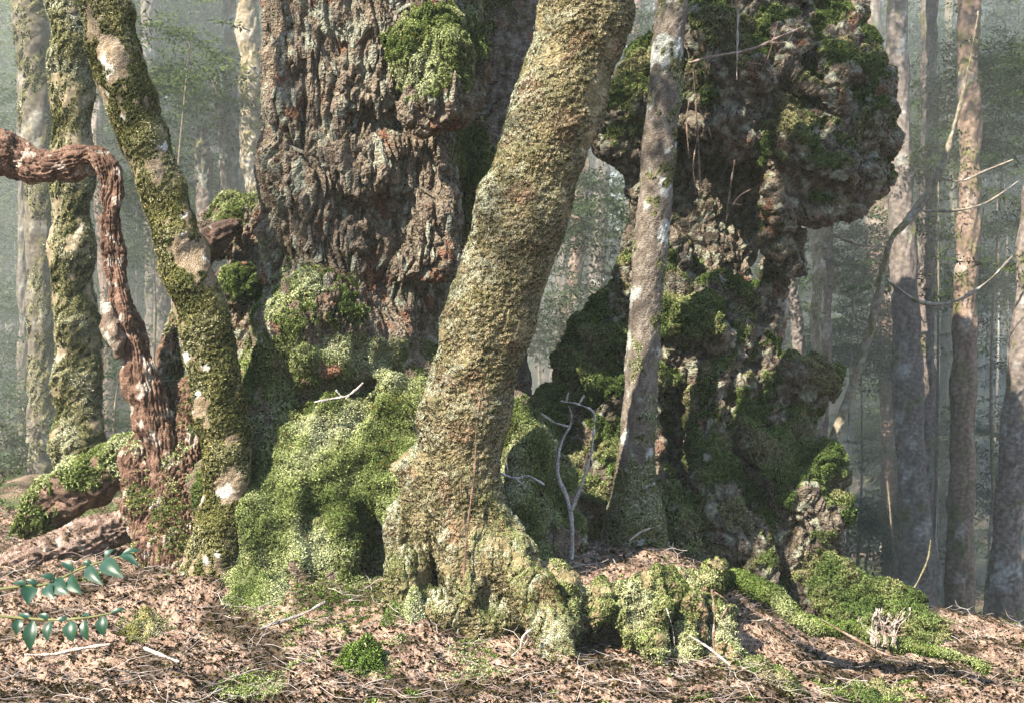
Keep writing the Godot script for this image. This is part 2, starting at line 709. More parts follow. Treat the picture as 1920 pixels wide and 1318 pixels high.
func spot_weight(sp: Array, p: Vector3) -> float:
	var w := 0.0
	for s in sp:
		var d := p.distance_to(s[0]) / float(s[1])
		if d < 1.0:
			w += float(s[2]) * (1.0 - d * d) * (1.0 - d * d)
	return w

func dress_giant(B: Dictionary) -> void:
	var v: PackedVector3Array = B.v
	var n: PackedVector3Array = B.n
	var c: PackedColorArray = B.c
	var m: PackedFloat32Array = B.m
	var sp := spots([[812, 100, 7.7, 140, 3.2], [870, 60, 8.2, 110, 2.0], [895, 330, 8.4, 130, 2.2], [892, 420, 8.5, 110, 2.2], [872, 250, 8.4, 70, 1.6], [440, 410, 8.7, 90, 1.3], [450, 545, 8.1, 80, 1.2], [600, 590, 7.6, 260, 0.85], [500, 700, 7.7, 120, 0.5],
		[700, 820, 7.3, 200, 1.3], [560, 850, 7.4, 150, 0.8], [500, 960, 7.2, 160, 1.2], [640, 980, 7.0, 170, 1.3], [770, 1000, 6.8, 160, 1.3], [980, 880, 7.5, 200, 1.6], [420, 1050, 7.2, 140, 0.7], [480, 450, 8.1, 120, 0.4],
		[820, 225, 7.6, 60, -1.5], [620, 720, 7.4, 90, -1.6], [700, 400, 7.8, 260, -0.5], [560, 150, 7.8, 260, -0.6], [700, 560, 7.8, 120, -0.5]])
	var rs := spots([[820, 235, 7.6, 80, 1.0], [720, 395, 7.8, 80, 0.7], [620, 715, 7.5, 110, 1.0], [790, 520, 7.8, 70, 0.8], [700, 460, 7.8, 50, 0.8], [830, 560, 7.8, 60, 0.6]])
	for i in v.size():
		var p := v[i]
		var ny := n[i].y
		var q := Vector3(p.x * 7.5, p.y * 0.75, p.z * 7.5)
		q.x += 0.55 * N1.get_noise_3dv(p * 1.5)
		q.z += 0.55 * N1.get_noise_3dv(p * 1.5 + Vector3(9, 3, 1))
		var fis := absf(N1.get_noise_3dv(q))
		var fis2 := absf(N1.get_noise_3dv(Vector3(q.x * 2.3 + 4.0, q.y * 2.4, q.z * 2.3)))
		var fis3 := absf(N1.get_noise_3dv(Vector3(q.x * 4.5 + 1.0, q.y * 7.0, q.z * 4.5)))
		var low := smoothstep(2.05, 1.75, p.y)
		var d := 0.05 * N1.get_noise_3dv(p * 2.6) + 0.014 * N1.get_noise_3dv(p * 7.0)
		d += (1.0 - low) * (0.07 * minf(fis * 4.0, 1.0) + 0.03 * minf(fis2 * 4.0, 1.0) + 0.014 * minf(fis3 * 4.0, 1.0) - 0.08)
		d += low * (0.07 * N1.get_noise_3dv(Vector3(p.x * 4.0, p.y * 1.5, p.z * 4.0)) + 0.03 * N1.get_noise_3dv(p * 6.0)) + 0.008 * N1.get_noise_3dv(p * 24.0)
		v[i] = p + n[i] * d
		var g := N1.get_noise_3dv(p * 12.0)
		var g2 := NF.get_noise_3dv(p * 2.6 + Vector3(5, 5, 5))
		var big := N1.get_noise_3dv(p * 1.6 + Vector3(2, 8, 5))
		var red := spot_weight(rs, p)
		var col := Color(0.125, 0.095, 0.072).lerp(Color(0.215, 0.178, 0.14), clampf(0.5 + g * 1.2, 0, 1))
		col = col.lerp(Color(0.19, 0.10, 0.068), smoothstep(0.28, 0.45, g2 + 0.5 * red))
		col = col.lerp(Color(0.27, 0.285, 0.23), smoothstep(0.2, 0.34, N1.get_noise_3dv(p * 7.0 + Vector3(1, 7, 2)) - 0.5 * red) * smoothstep(-0.2, 0.3, big) * 0.85)
		var w := spot_weight(sp, p) + 0.5 * ny + 0.6 * low - 0.5 + 0.75 * N1.get_noise_3dv(p * 3.3 + Vector3(0, 4, 0)) + 0.65 * g
		m[i] = w
		if w > 0.15:
			col = col.lerp(Color(0.11, 0.125, 0.05), smoothstep(0.15, 0.4, w))
		c[i] = col
	B.v = v
	B.c = c
	B.m = m
	finish(B)

func build_leaning_tree() -> void:
	var f := Field.new()
	f.k = 0.1
	f.k_low = 0.08
	chain(f, [[1128, -120, 6.9, 82], [1098, 33, 6.9, 82], [1045, 200, 6.9, 82], [978, 400, 6.9, 82], [915, 600, 6.92, 80], [868, 790, 6.95, 80], [858, 900, 6.95, 75], [866, 970, 6.95, 68], [884, 1050, 6.9, 58], [900, 1120, 6.8, 50]])
	chain(f, [[890, 950, 6.92, 54], [945, 1040, 6.78, 46], [1000, 1115, 6.6, 42], [1030, 1180, 6.45, 40], [1046, 1250, 6.3, 38], [1070, 1340, 6.15, 34]])
	chain(f, [[850, 950, 6.9, 52], [862, 1030, 6.78, 38], [868, 1090, 6.66, 26], [872, 1140, 6.55, 18]])
	chain(f, [[800, 900, 7.0, 44], [770, 990, 6.98, 40], [760, 1060, 6.85, 38], [745, 1130, 6.7, 30]])
	chain(f, [[800, 1130, 6.8, 30], [850, 1165, 6.66, 32], [905, 1175, 6.62, 30], [970, 1160, 6.66, 26]])
	chain(f, [[830, 870, 7.0, 52], [765, 895, 7.3, 48], [690, 910, 7.55, 44]])
	chain(f, [[930, 1215, 6.45, 30], [965, 1215, 6.45, 34]], true)
	chain(f, [[868, 1085, 6.45, 14], [870, 1100, 6.45, 14]], true)
	var B := body(f, 0.034, 2, 4.6)
	dress_leaning(B)
	lap("  leaning mesh %d tris" % (B.t.size() / 3))
	var tree := thing("leaning_tree", "thick moss-furred trunk leaning right with spreading roots in front", "tree", Vector3(-0.3, 0.0, -6.9))
	grows = part("trunk", to_mesh(B), M.bark, tree)
	cover(B, grows, 34000.0, 0.0068, MOSS_GOLD, 0.8, "moss", MOSS_GREEN, 0.75, 0.8)
	strew(B, grows, 500.0, 0.2, 0.011)
	# bank of roots running to the right, arched over hollows
	f = Field.new()
	f.k = 0.07
	chain(f, [[1000, 1090, 6.8, 40], [1060, 1118, 6.85, 30], [1130, 1128, 6.9, 26], [1200, 1118, 6.95, 27], [1270, 1104, 7.05, 30], [1340, 1092, 7.2, 26]])
	chain(f, [[1050, 1120, 6.75, 26], [1075, 1150, 6.65, 24], [1080, 1200, 6.5, 18]])
	chain(f, [[1110, 1128, 6.75, 30], [1105, 1160, 6.68, 26]])
	chain(f, [[1180, 1125, 6.8, 28], [1192, 1165, 6.7, 20], [1186, 1205, 6.6, 12]])
	chain(f, [[1235, 1112, 6.8, 34], [1232, 1170, 6.65, 26], [1238, 1230, 6.5, 24], [1236, 1290, 6.4, 22]])
	chain(f, [[1290, 1110, 6.9, 24], [1296, 1180, 6.75, 20], [1284, 1250, 6.55, 26], [1276, 1310, 6.4, 26]])
	chain(f, [[1320, 1120, 7.0, 18], [1360, 1180, 6.85, 18], [1376, 1230, 6.7, 20], [1390, 1300, 6.5, 16]])
	chain(f, [[1340, 1150, 7.0, 16], [1360, 1230, 6.8, 22], [1340, 1280, 6.6, 24]])
	B = body(f, 0.034, 2)
	for i in B.v.size():
		var p: Vector3 = B.v[i]
		B.v[i] = p + B.n[i] * (0.07 * N1.get_noise_3dv(p * 5.0) + 0.035 * N1.get_noise_3dv(p * 11.0 + Vector3(4, 4, 4)))
	finish(B)
	dress_leaning(B)
	grows = part("root", to_mesh(B), M.bark, tree)
	cover(B, grows, 15000.0, 0.0125, MOSS_GREEN, 0.5, "root_moss")
	strew(B, grows, 900.0, 0.3, 0.011)

func dress_leaning(B: Dictionary) -> void:
	var v: PackedVector3Array = B.v
	var n: PackedVector3Array = B.n
	var c: PackedColorArray = B.c
	var m: PackedFloat32Array = B.m
	var sp := spots([[1130, 190, 6.7, 60, -2.2], [1150, 90, 6.7, 30, -1.6], [1110, 260, 6.75, 45, -1.6], [965, 620, 6.75, 30, -1.4], [850, 850, 6.7, 25, -1.2], [830, 740, 6.75, 40, -0.7]])
	for i in v.size():
		var p := v[i]
		var d := 0.016 * N1.get_noise_3dv(p * 4.0) + 0.007 * N1.get_noise_3dv(p * 11.0) + 0.005 * N1.get_noise_3dv(p * 26.0)
		var foot := smoothstep(1.1, 0.6, p.y)
		d += foot * (0.035 * N1.get_noise_3dv(Vector3(p.x * 6.0, p.y * 1.6, p.z * 6.0)) + 0.016 * (minf(absf(N1.get_noise_3dv(Vector3(p.x * 9.0, p.y * 2.5, p.z * 9.0))) * 3.0, 1.0) - 0.7))
		v[i] = p + n[i] * d
		var g := N1.get_noise_3dv(p * 10.0)
		var col := Color(0.19, 0.16, 0.085).lerp(Color(0.31, 0.26, 0.16), clampf(0.5 + g, 0, 1))
		col = col.lerp(Color(0.24, 0.15, 0.10), 0.7 * smoothstep(0.4, 0.5, N1.get_noise_3dv(p * 3.0)))
		m[i] = 0.85 + 1.1 * N1.get_noise_3dv(p * 3.0 + Vector3(1, 1, 1)) + 0.5 * g + spot_weight(sp, p)
		c[i] = col
	B.v = v
	B.c = c
	B.m = m
	finish(B)

func build_burl_tree() -> void:
	var f := Field.new()
	f.k = 0.085
	# core
	chain(f, [[1400, -120, 9.7, 150], [1390, 80, 9.8, 150], [1360, 250, 10.0, 120], [1330, 420, 10.05, 85], [1310, 560, 9.85, 85], [1320, 700, 9.8, 95], [1320, 900, 9.7, 125], [1320, 1150, 9.6, 190]])
	# upper right shoulder and great burl
	chain(f, [[1560, -120, 9.7, 50], [1560, 30, 9.6, 55], [1580, 110, 9.4, 62], [1630, 165, 9.3, 48], [1655, 180, 9.3, 30]])
	chain(f, [[1560, 170, 9.3, 90], [1600, 230, 9.25, 75], [1640, 250, 9.3, 38], [1635, 330, 9.3, 36]])
	chain(f, [[1500, 200, 9.15, 70], [1490, 280, 8.95, 62], [1540, 320, 8.95, 62], [1600, 330, 9.1, 50]])
	chain(f, [[1480, 360, 9.0, 45], [1530, 375, 9.0, 40], [1590, 370, 9.15, 32], [1550, 395, 9.1, 20]])
	chain(f, [[1462, 390, 8.95, 28], [1470, 400, 8.95, 26]])
	chain(f, [[1450, 430, 9.2, 40], [1470, 470, 9.25, 36], [1490, 500, 9.25, 22], [1500, 512, 9.25, 12]])
	chain(f, [[1440, 480, 9.5, 45], [1430, 560, 9.5, 34], [1415, 640, 9.4, 36], [1430, 700, 9.3, 40]])
	chain(f, [[1440, 70, 9.2, 60], [1470, 90, 9.1, 50], [1430, 150, 9.1, 60]])
	# upper middle
	chain(f, [[1340, 60, 9.2, 60], [1380, 140, 9.1, 62], [1350, 230, 9.1, 50], [1380, 260, 9.05, 42]])
	chain(f, [[1320, 150, 9.2, 40], [1300, 200, 9.2, 36]])
	# upper left burl
	chain(f, [[1230, 110, 9.5, 42], [1190, 170, 9.4, 46], [1160, 220, 9.35, 42], [1145, 275, 9.35, 28], [1180, 300, 9.4, 28]])
	chain(f, [[1240, 200, 9.6, 60], [1215, 280, 9.5, 40], [1195, 330, 9.5, 20], [1205, 400, 9.5, 20], [1195, 500, 9.4, 24], [1150, 590, 9.3, 36]])
	# left shoulder, moss heaps
	chain(f, [[1250, 420, 9.4, 28], [1265, 560, 9.3, 34], [1240, 700, 9.2, 40]])
	chain(f, [[1150, 570, 9.4, 36], [1120, 640, 9.2, 50], [1085, 690, 9.1, 46], [1065, 740, 9.1, 34]])
	chain(f, [[1150, 650, 9.1, 50], [1140, 720, 9.0, 44]])
	chain(f, [[1130, 770, 9.3, 60], [1120, 860, 9.2, 80], [1110, 960, 9.0, 80], [1130, 1060, 8.8, 80]])
	chain(f, [[1050, 760, 9.2, 40], [1010, 800, 9.0, 40], [1000, 860, 8.9, 40]])
	# ledge and columns in the middle
	chain(f, [[1260, 600, 9.1, 40], [1310, 600, 8.95, 44], [1335, 620, 8.95, 36]])
	chain(f, [[1345, 540, 9.2, 34], [1375, 545, 9.15, 26]])
	chain(f, [[1390, 600, 9.2, 26], [1375, 680, 9.1, 28], [1390, 780, 9.0, 30], [1430, 860, 8.85, 32], [1490, 930, 8.75, 36], [1540, 970, 8.75, 40]])
	chain(f, [[1330, 640, 9.1, 34], [1335, 760, 9.0, 40], [1330, 860, 8.85, 44], [1340, 960, 8.7, 46], [1400, 1020, 8.6, 44], [1440, 1080, 8.5, 40]])
	chain(f, [[1215, 720, 9.1, 30], [1215, 860, 8.95, 40], [1230, 960, 8.75, 50], [1290, 1010, 8.6, 44], [1310, 1070, 8.5, 40]])
	# lower right burls
	chain(f, [[1430, 700, 9.3, 45], [1490, 710, 9.2, 42], [1545, 705, 9.15, 30], [1558, 720, 9.15, 26]])
	chain(f, [[1440, 770, 9.3, 50], [1500, 760, 9.3, 36], [1480, 820, 9.2, 44]])
	chain(f, [[1470, 860, 9.0, 50], [1530, 870, 8.9, 42], [1560, 890, 8.95, 26]])
	chain(f, [[1500, 940, 8.95, 60], [1550, 950, 8.9, 42], [1530, 1000, 8.85, 46]])
	chain(f, [[1480, 1010, 9.0, 60], [1550, 1080, 8.9, 44], [1500, 1120, 8.8, 50]])
	chain(f, [[1390, 900, 9.2, 70], [1420, 1000, 9.0, 70]])
	# mossy feet going right
	chain(f, [[1540, 1060, 8.7, 26], [1580, 1100, 8.5, 36], [1650, 1125, 8.4, 38], [1700, 1150, 8.3, 34]])
	chain(f, [[1560, 1120, 8.4, 30], [1600, 1170, 8.2, 26], [1640, 1220, 8.1, 24]])
	chain(f, [[1690, 1160, 8.1, 24], [1735, 1180, 8.0, 28], [1760, 1200, 7.9, 20]])
	# hollows
	chain(f, [[1362, 318, 9.4, 58], [1398, 400, 9.42, 66], [1402, 500, 9.5, 50]], true)
	chain(f, [[1262, 690, 9.05, 18], [1262, 760, 8.98, 26], [1266, 860, 8.9, 30]], true)
	chain(f, [[1420, 850, 8.9, 20], [1405, 900, 8.85, 30], [1390, 940, 8.8, 20]], true)
	chain(f, [[1520, 905, 8.5, 10], [1570, 915, 8.6, 12]], true)
	chain(f, [[1465, 1080, 8.5, 28], [1500, 1085, 8.5, 26]], true)
	chain(f, [[1110, 780, 8.85, 20], [1190, 790, 8.9, 22]], true)
	chain(f, [[1508, 30, 9.2, 22], [1510, 120, 9.05, 24], [1535, 175, 9.0, 18]], true)
	chain(f, [[1325, 985, 8.5, 12], [1325, 1025, 8.5, 12]], true)
	chain(f, [[1085, 640, 8.98, 18], [1125, 690, 8.9, 18], [1170, 690, 8.85, 16]], true)
	chain(f, [[1050, 715, 9.0, 16], [1110, 745, 8.9, 20]], true)
	chain(f, [[1150, 610, 9.05, 16], [1190, 640, 9.0, 14]], true)
	chain(f, [[1480, 170, 8.95, 20], [1545, 235, 8.85, 24], [1550, 300, 8.8, 20]], true)
	chain(f, [[1610, 170, 9.0, 20], [1605, 240, 8.9, 18], [1620, 290, 8.95, 20]], true)
	chain(f, [[1440, 320, 8.85, 20], [1500, 345, 8.72, 18], [1570, 350, 8.85, 20]], true)
	chain(f, [[1445, 200, 8.95, 18], [1450, 260, 8.9, 22]], true)
	chain(f, [[1575, 250, 8.8, 14], [1590, 290, 8.8, 18]], true)
	chain(f, [[1540, 352, 8.75, 14], [1500, 340, 8.7, 12]], true)
	chain(f, [[1365, 720, 8.95, 12], [1362, 840, 8.85, 14]], true)
	chain(f, [[1440, 650, 9.05, 22], [1400, 690, 9.05, 18]], true)
	chain(f, [[1480, 800, 8.95, 16], [1530, 812, 8.95, 18]], true)
	chain(f, [[1290, 660, 8.95, 18], [1340, 672, 8.95, 16]], true)
	chain(f, [[1200, 880, 8.8, 14], [1200, 960, 8.7, 14]], true)
	chain(f, [[1310, 270, 9.0, 22], [1330, 330, 9.05, 24]], true)
	var B := body(f, 0.046, 2, 5.0)
	dress_burl(B)
	lap("  burl mesh %d tris" % (B.t.size() / 3))
	var tree := thing("burl_tree", "dark hollow tree covered in knobbly burls, right of the slender pale trunk", "tree", Vector3(1.6, -0.2, -9.4))
	grows = part("trunk", to_mesh(B), M.bark, tree)
	cover(B, grows, 13000.0, 0.015, MOSS_DEEP, 0.35)
	strew(B, grows, 1300.0, -0.15, 0.0085)

func dress_burl(B: Dictionary) -> void:
	var v: PackedVector3Array = B.v
	var n: PackedVector3Array = B.n
	var c: PackedColorArray = B.c
	var m: PackedFloat32Array = B.m
	var sp := spots([[1100, 670, 8.9, 170, 1.3], [1190, 180, 9.1, 130, 0.7], [1380, 60, 8.9, 90, 0.8], [1640, 170, 9.1, 60, 0.8], [1480, 250, 8.8, 90, 0.7], [1560, 700, 9.0, 60, 1.3], [1300, 600, 8.8, 80, 0.9],
		[1580, 900, 8.8, 80, 1.0], [1640, 1130, 8.1, 150, 1.6], [1740, 1190, 7.8, 90, 1.6], [1350, 850, 8.7, 110, 0.6], [1300, 1000, 8.5, 110, 0.7], [1020, 800, 8.8, 110, 1.0], [1130, 900, 8.8, 120, 0.6], [1400, 1060, 8.4, 120, 0.4],
		[1540, 150, 9.0, 90, 0.5], [1460, 780, 9.0, 120, 0.5], [1500, 870, 8.8, 90, 0.5], [1240, 650, 9.0, 120, 0.4],
		[1380, 420, 9.6, 150, -1.6], [1500, 450, 9.2, 110, -1.0], [1590, 380, 9.1, 90, -0.8]])
	for i in v.size():
		var p := v[i]
		var ny := n[i].y
		var b1 := minf(absf(N1.get_noise_3dv(p * 2.1)), 0.55)
		var pw := p + Vector3(1, 1, 1) * 0.12 * N1.get_noise_3dv(p * 2.0 + Vector3(9, 9, 9))
		var b2 := minf(absf(N1.get_noise_3dv(Vector3(pw.x * 5.5, pw.y * 3.2, pw.z * 5.5) + Vector3(3, 1, 4))) * 3.0, 1.0)
		var b3 := minf(absf(N1.get_noise_3dv(Vector3(pw.x * 13.0, pw.y * 6.0, pw.z * 13.0))) * 3.0, 1.0)
		var d := 0.13 * b1 + 0.045 * b2 + 0.022 * b3 - 0.03 + 0.014 * N1.get_noise_3dv(p * 11.0) + 0.008 * N1.get_noise_3dv(p * 26.0) - 0.055
		v[i] = p + n[i] * d
		var g := N1.get_noise_3dv(p * 11.0)
		var g2 := NF.get_noise_3dv(p * 2.4 + Vector3(5, 5, 5))
		var col := Color(0.08, 0.064, 0.051).lerp(Color(0.185, 0.155, 0.125), clampf(0.5 + g * 1.2, 0, 1))
		col = col.lerp(Color(0.15, 0.08, 0.055), smoothstep(0.28, 0.42, g2) * 0.8)
		col = col.lerp(Color(0.27, 0.29, 0.23), smoothstep(0.26, 0.4, N1.get_noise_3dv(p * 9.0 + Vector3(1, 7, 2))) * 0.7)
		var w := spot_weight(sp, p) + 0.75 * ny - 0.1 + 0.9 * N1.get_noise_3dv(p * 3.3 + Vector3(0, 4, 0)) + 0.45 * g
		m[i] = w
		if w > 0.15:
			col = col.lerp(Color(0.07, 0.095, 0.03), smoothstep(0.15, 0.4, w))
		c[i] = col
	B.v = v
	B.c = c
	B.m = m
	finish(B)

# ---------------------------------------------------------------- things that cover surfaces
func multi(called: String, mesh: Mesh, mat: Material, xf: Array[Transform3D], cols: PackedColorArray, parent: Node3D) -> MultiMeshInstance3D:
	var mm := MultiMesh.new()
	mm.transform_format = MultiMesh.TRANSFORM_3D
	mm.use_colors = true
	mm.mesh = mesh
	mm.instance_count = xf.size()
	for i in xf.size():
		mm.set_instance_transform(i, xf[i])
		mm.set_instance_color(i, cols[i])
	var o := MultiMeshInstance3D.new()
	o.name = called
	o.multimesh = mm
	o.material_override = mat
	parent.add_child(o, true)
	if parent != self:
		o.position = -parent.position if parent.get_parent() == self else Vector3.ZERO
	o.set_meta("kind", "stuff")
	return o

# small leaf: a bent diamond between base and tip. up biases the normals so that a mat reads soft
func leaf_tris(st: SurfaceTool, base: Vector3, dir: Vector3, side: Vector3, length: float, width: float, bend: Vector3, up := Vector3.ZERO, shade := 1.0) -> void:
	var mid := base + dir * length * 0.45 + bend * 0.35
	var tip := base + dir * length + bend
	var a := mid + side * width * 0.5
	var b := mid - side * width * 0.5
	var nn := side.cross(dir).normalized()
	if up != Vector3.ZERO:
		if nn.dot(up) < 0: nn = -nn
		nn = (nn * 0.5 + up * 0.8).normalized()
	st.set_color(Color(shade, shade, shade))
	for p in [base, a, tip, base, tip, b]:
		st.set_normal(nn)
		st.add_vertex(p)

func tuft_mesh(sd: int, n: int, spread: float, droop: float, width: float) -> ArrayMesh:
	var r := RandomNumberGenerator.new()
	r.seed = sd
	var st := SurfaceTool.new()
	st.begin(Mesh.PRIMITIVE_TRIANGLES)
	for i in n:
		var th := r.randf() * TAU
		var el := r.randf_range(0.15, 1.2)
		var dir := Vector3(cos(th) * cos(el), sin(el), sin(th) * cos(el))
		var side := dir.cross(Vector3(r.randfn(), r.randfn(), r.randfn())).normalized()
		var base := Vector3(r.randf_range(-spread, spread), -0.15, r.randf_range(-spread, spread))
		leaf_tris(st, base, dir, side, r.randf_range(0.6, 1.1), width * r.randf_range(0.7, 1.3), Vector3(dir.x, -droop, dir.z) * 0.3, Vector3.UP, r.randf_range(0.6, 1.25))
	return st.commit()

# frond that hangs: local -Z is down the trunk, +Y out of the bark
func hang_mesh(sd: int, n: int) -> ArrayMesh:
	var r := RandomNumberGenerator.new()
	r.seed = sd
	var st := SurfaceTool.new()
	st.begin(Mesh.PRIMITIVE_TRIANGLES)
	for i in n:
		var dir := Vector3(r.randf_range(-0.45, 0.45), r.randf_range(0.1, 0.7), -1.0).normalized()
		var side := Vector3(1, r.randf_range(-0.5, 0.5), 0).normalized()
		var base := Vector3(r.randf_range(-0.5, 0.5), -0.1, r.randf_range(-0.5, 0.6))
		leaf_tris(st, base, dir, side, r.randf_range(0.6, 1.2), r.randf_range(0.2, 0.36), Vector3(0, -0.25, -0.1), Vector3(0, 0.8, 0.5), r.randf_range(0.55, 1.3))
	return st.commit()

func scatter(B: Dictionary, per_m2: float, lo: float, hi: float, min_ny := -2.0) -> Array:
	var v: PackedVector3Array = B.v
	var n: PackedVector3Array = B.n
	var t: PackedInt32Array = B.t
	var m: PackedFloat32Array = B.m
	var pos := PackedVector3Array()
	var nor := PackedVector3Array()
	for i in range(0, t.size(), 3):
		var a := t[i]
		var b := t[i + 1]
		var c := t[i + 2]
		var w := (m[a] + m[b] + m[c]) * 0.3333
		if w < lo:
			continue
		var nn := n[a]
		if nn.y < min_ny:
			continue
		var p := v[a]
		if nn.dot(EYE - p) < -0.3 * (EYE - p).length() or p.y - 1.8 > -p.z * 0.37:
			continue
		var area := (v[b] - p).cross(v[c] - p).length() * 0.5
		var e := area * per_m2 * smoothstep(lo, hi, w)
		while e > 0.0:
			if e < 1.0 and rng.randf() > e:
				break
			e -= 1.0
			var x := rng.randf()
			var y := rng.randf()
			if x + y > 1.0:
				x = 1.0 - x
				y = 1.0 - y
			pos.append(p + (v[b] - p) * x + (v[c] - p) * y)
			nor.append((n[a] + n[b] + n[c]).normalized())
	return [pos, nor]

func on_surface(p: Vector3, n: Vector3, s: float) -> Transform3D:
	var u := n.cross(Vector3(rng.randfn(), rng.randfn(), rng.randfn())).normalized()
	return Transform3D(Basis(u * s, n * s, u.cross(n) * s), p)

func hung(p: Vector3, n: Vector3, s: float) -> Transform3D:
	var down := (Vector3.DOWN + Vector3(rng.randfn(), 0, rng.randfn()) * 0.22)
	down = (down - n * down.dot(n))
	if down.length() < 0.2: return on_surface(p, n, s)
	down = down.normalized()
	return Transform3D(Basis(n.cross(down).normalized() * -s, n * s, -down * s), p)

# cover a body with moss: cushions, greens from a palette that follows patches
func cover(B: Dictionary, parent: Node3D, per_m2: float, size: float, pal: Array, hanging := 0.0, called := "moss", pal_low := [], low_y := 0.0, lichen := 0.0) -> void:
	var sc := scatter(B, per_m2, 0.15, 0.55)
	var pos: PackedVector3Array = sc[0]
	var nor: PackedVector3Array = sc[1]
	var xa: Array[Transform3D] = []
	var xb: Array[Transform3D] = []
	var ca := PackedColorArray()
	var cb := PackedColorArray()
	for i in pos.size():
		var p := pos[i]
		var k := clampf(0.5 + 0.9 * N1.get_noise_3dv(p * 2.2 + Vector3(3, 9, 2)) + rng.randfn() * 0.22, 0.0, 0.999) * (pal.size() - 1)
		var use := pal
		if pal_low.size() and p.y < low_y + 0.5 * N1.get_noise_3dv(p * 2.0): use = pal_low
		var col: Color = use[int(k)].lerp(use[int(k) + 1], k - int(k))
		if lichen > 0.0 and nor[i].x < -0.1 and N1.get_noise_3dv(p * 4.5 + Vector3(2, 2, 9)) + 0.25 * rng.randfn() > 0.55 - lichen * 0.6: col = Color(0.56, 0.61, 0.53)
		col = col * rng.randf_range(0.75, 1.25)
		var s := size * rng.randf_range(0.7, 1.4)
		if rng.randf() < hanging * (1.2 - maxf(nor[i].y, 0.0)):
			xb.append(hung(p, nor[i], s * 1.15))
			cb.append(col)
		else:
			xa.append(on_surface(p, (nor[i] + Vector3(rng.randfn(), rng.randfn(), rng.randfn()) * 0.25).normalized(), s))
			ca.append(col)
	if xa.size(): multi(called, M.tuft, M.moss, xa, ca, parent)
	if xb.size(): multi("hanging_" + called, M.hang, M.moss, xb, cb, parent)

const LEAF_PAL := [Color(0.52, 0.31, 0.23), Color(0.58, 0.42, 0.33), Color(0.39, 0.205, 0.145), Color(0.66, 0.52, 0.42), Color(0.56, 0.25, 0.12), Color(0.2, 0.12, 0.085), Color(0.68, 0.57, 0.48)]

func strew(B: Dictionary, parent: Node3D, per_m2: float, min_ny: float, size: float) -> void:
	var keep: PackedFloat32Array = B.m
	var w := PackedFloat32Array()
	w.resize(keep.size())
	for i in w.size():
		w[i] = N1.get_noise_3dv(B.v[i] * 3.0 + Vector3(7, 7, 7))
	B.m = w
	var sc := scatter(B, per_m2, -0.1, 0.35, min_ny)
	B.m = keep
	var xf: Array[Transform3D] = []
	var cols := PackedColorArray()
	for i in sc[0].size():
		var nn: Vector3 = (sc[1][i] + Vector3(rng.randfn(), rng.randfn(), rng.randfn()) * 0.35).normalized()
		xf.append(on_surface(sc[0][i] + sc[1][i] * 0.012, nn, size * rng.randf_range(0.6, 1.3)))
		cols.append(LEAF_PAL[rng.randi() % LEAF_PAL.size()] * rng.randf_range(0.7, 1.1))
	if xf.size(): multi("fallen_leaves", M.dead_leaf, M.moss, xf, cols, parent)

func dead_leaf_mesh() -> ArrayMesh:
	var st := SurfaceTool.new()
	st.begin(Mesh.PRIMITIVE_TRIANGLES)
	st.set_color(Color.WHITE)
	var pts := [[-1.0, 0.0, 0.0], [-0.45, 0.12, 0.42], [0.3, 0.18, 0.40], [1.0, 0.05, 0.0], [0.3, 0.15, -0.42], [-0.45, 0.05, -0.4]]
	var c := Vector3(0, -0.02, 0)
	for i in 6:
		var a := Vector3(pts[i][0], pts[i][1], pts[i][2])
		var b := Vector3(pts[(i + 1) % 6][0], pts[(i + 1) % 6][1], pts[(i + 1) % 6][2])
		var n := (b - c).cross(a - c).normalized()
		if n.y < 0: n = -n
		for p in [c, a, b]:
			st.set_normal(n)
			st.add_vertex(p)
	return st.commit()

# ---------------------------------------------------------------- nearer trees
func grown(rows: Array, sides: int, rings: int, closed := true) -> Dictionary:
	return tube(rows4(rows), sides, rings, closed)

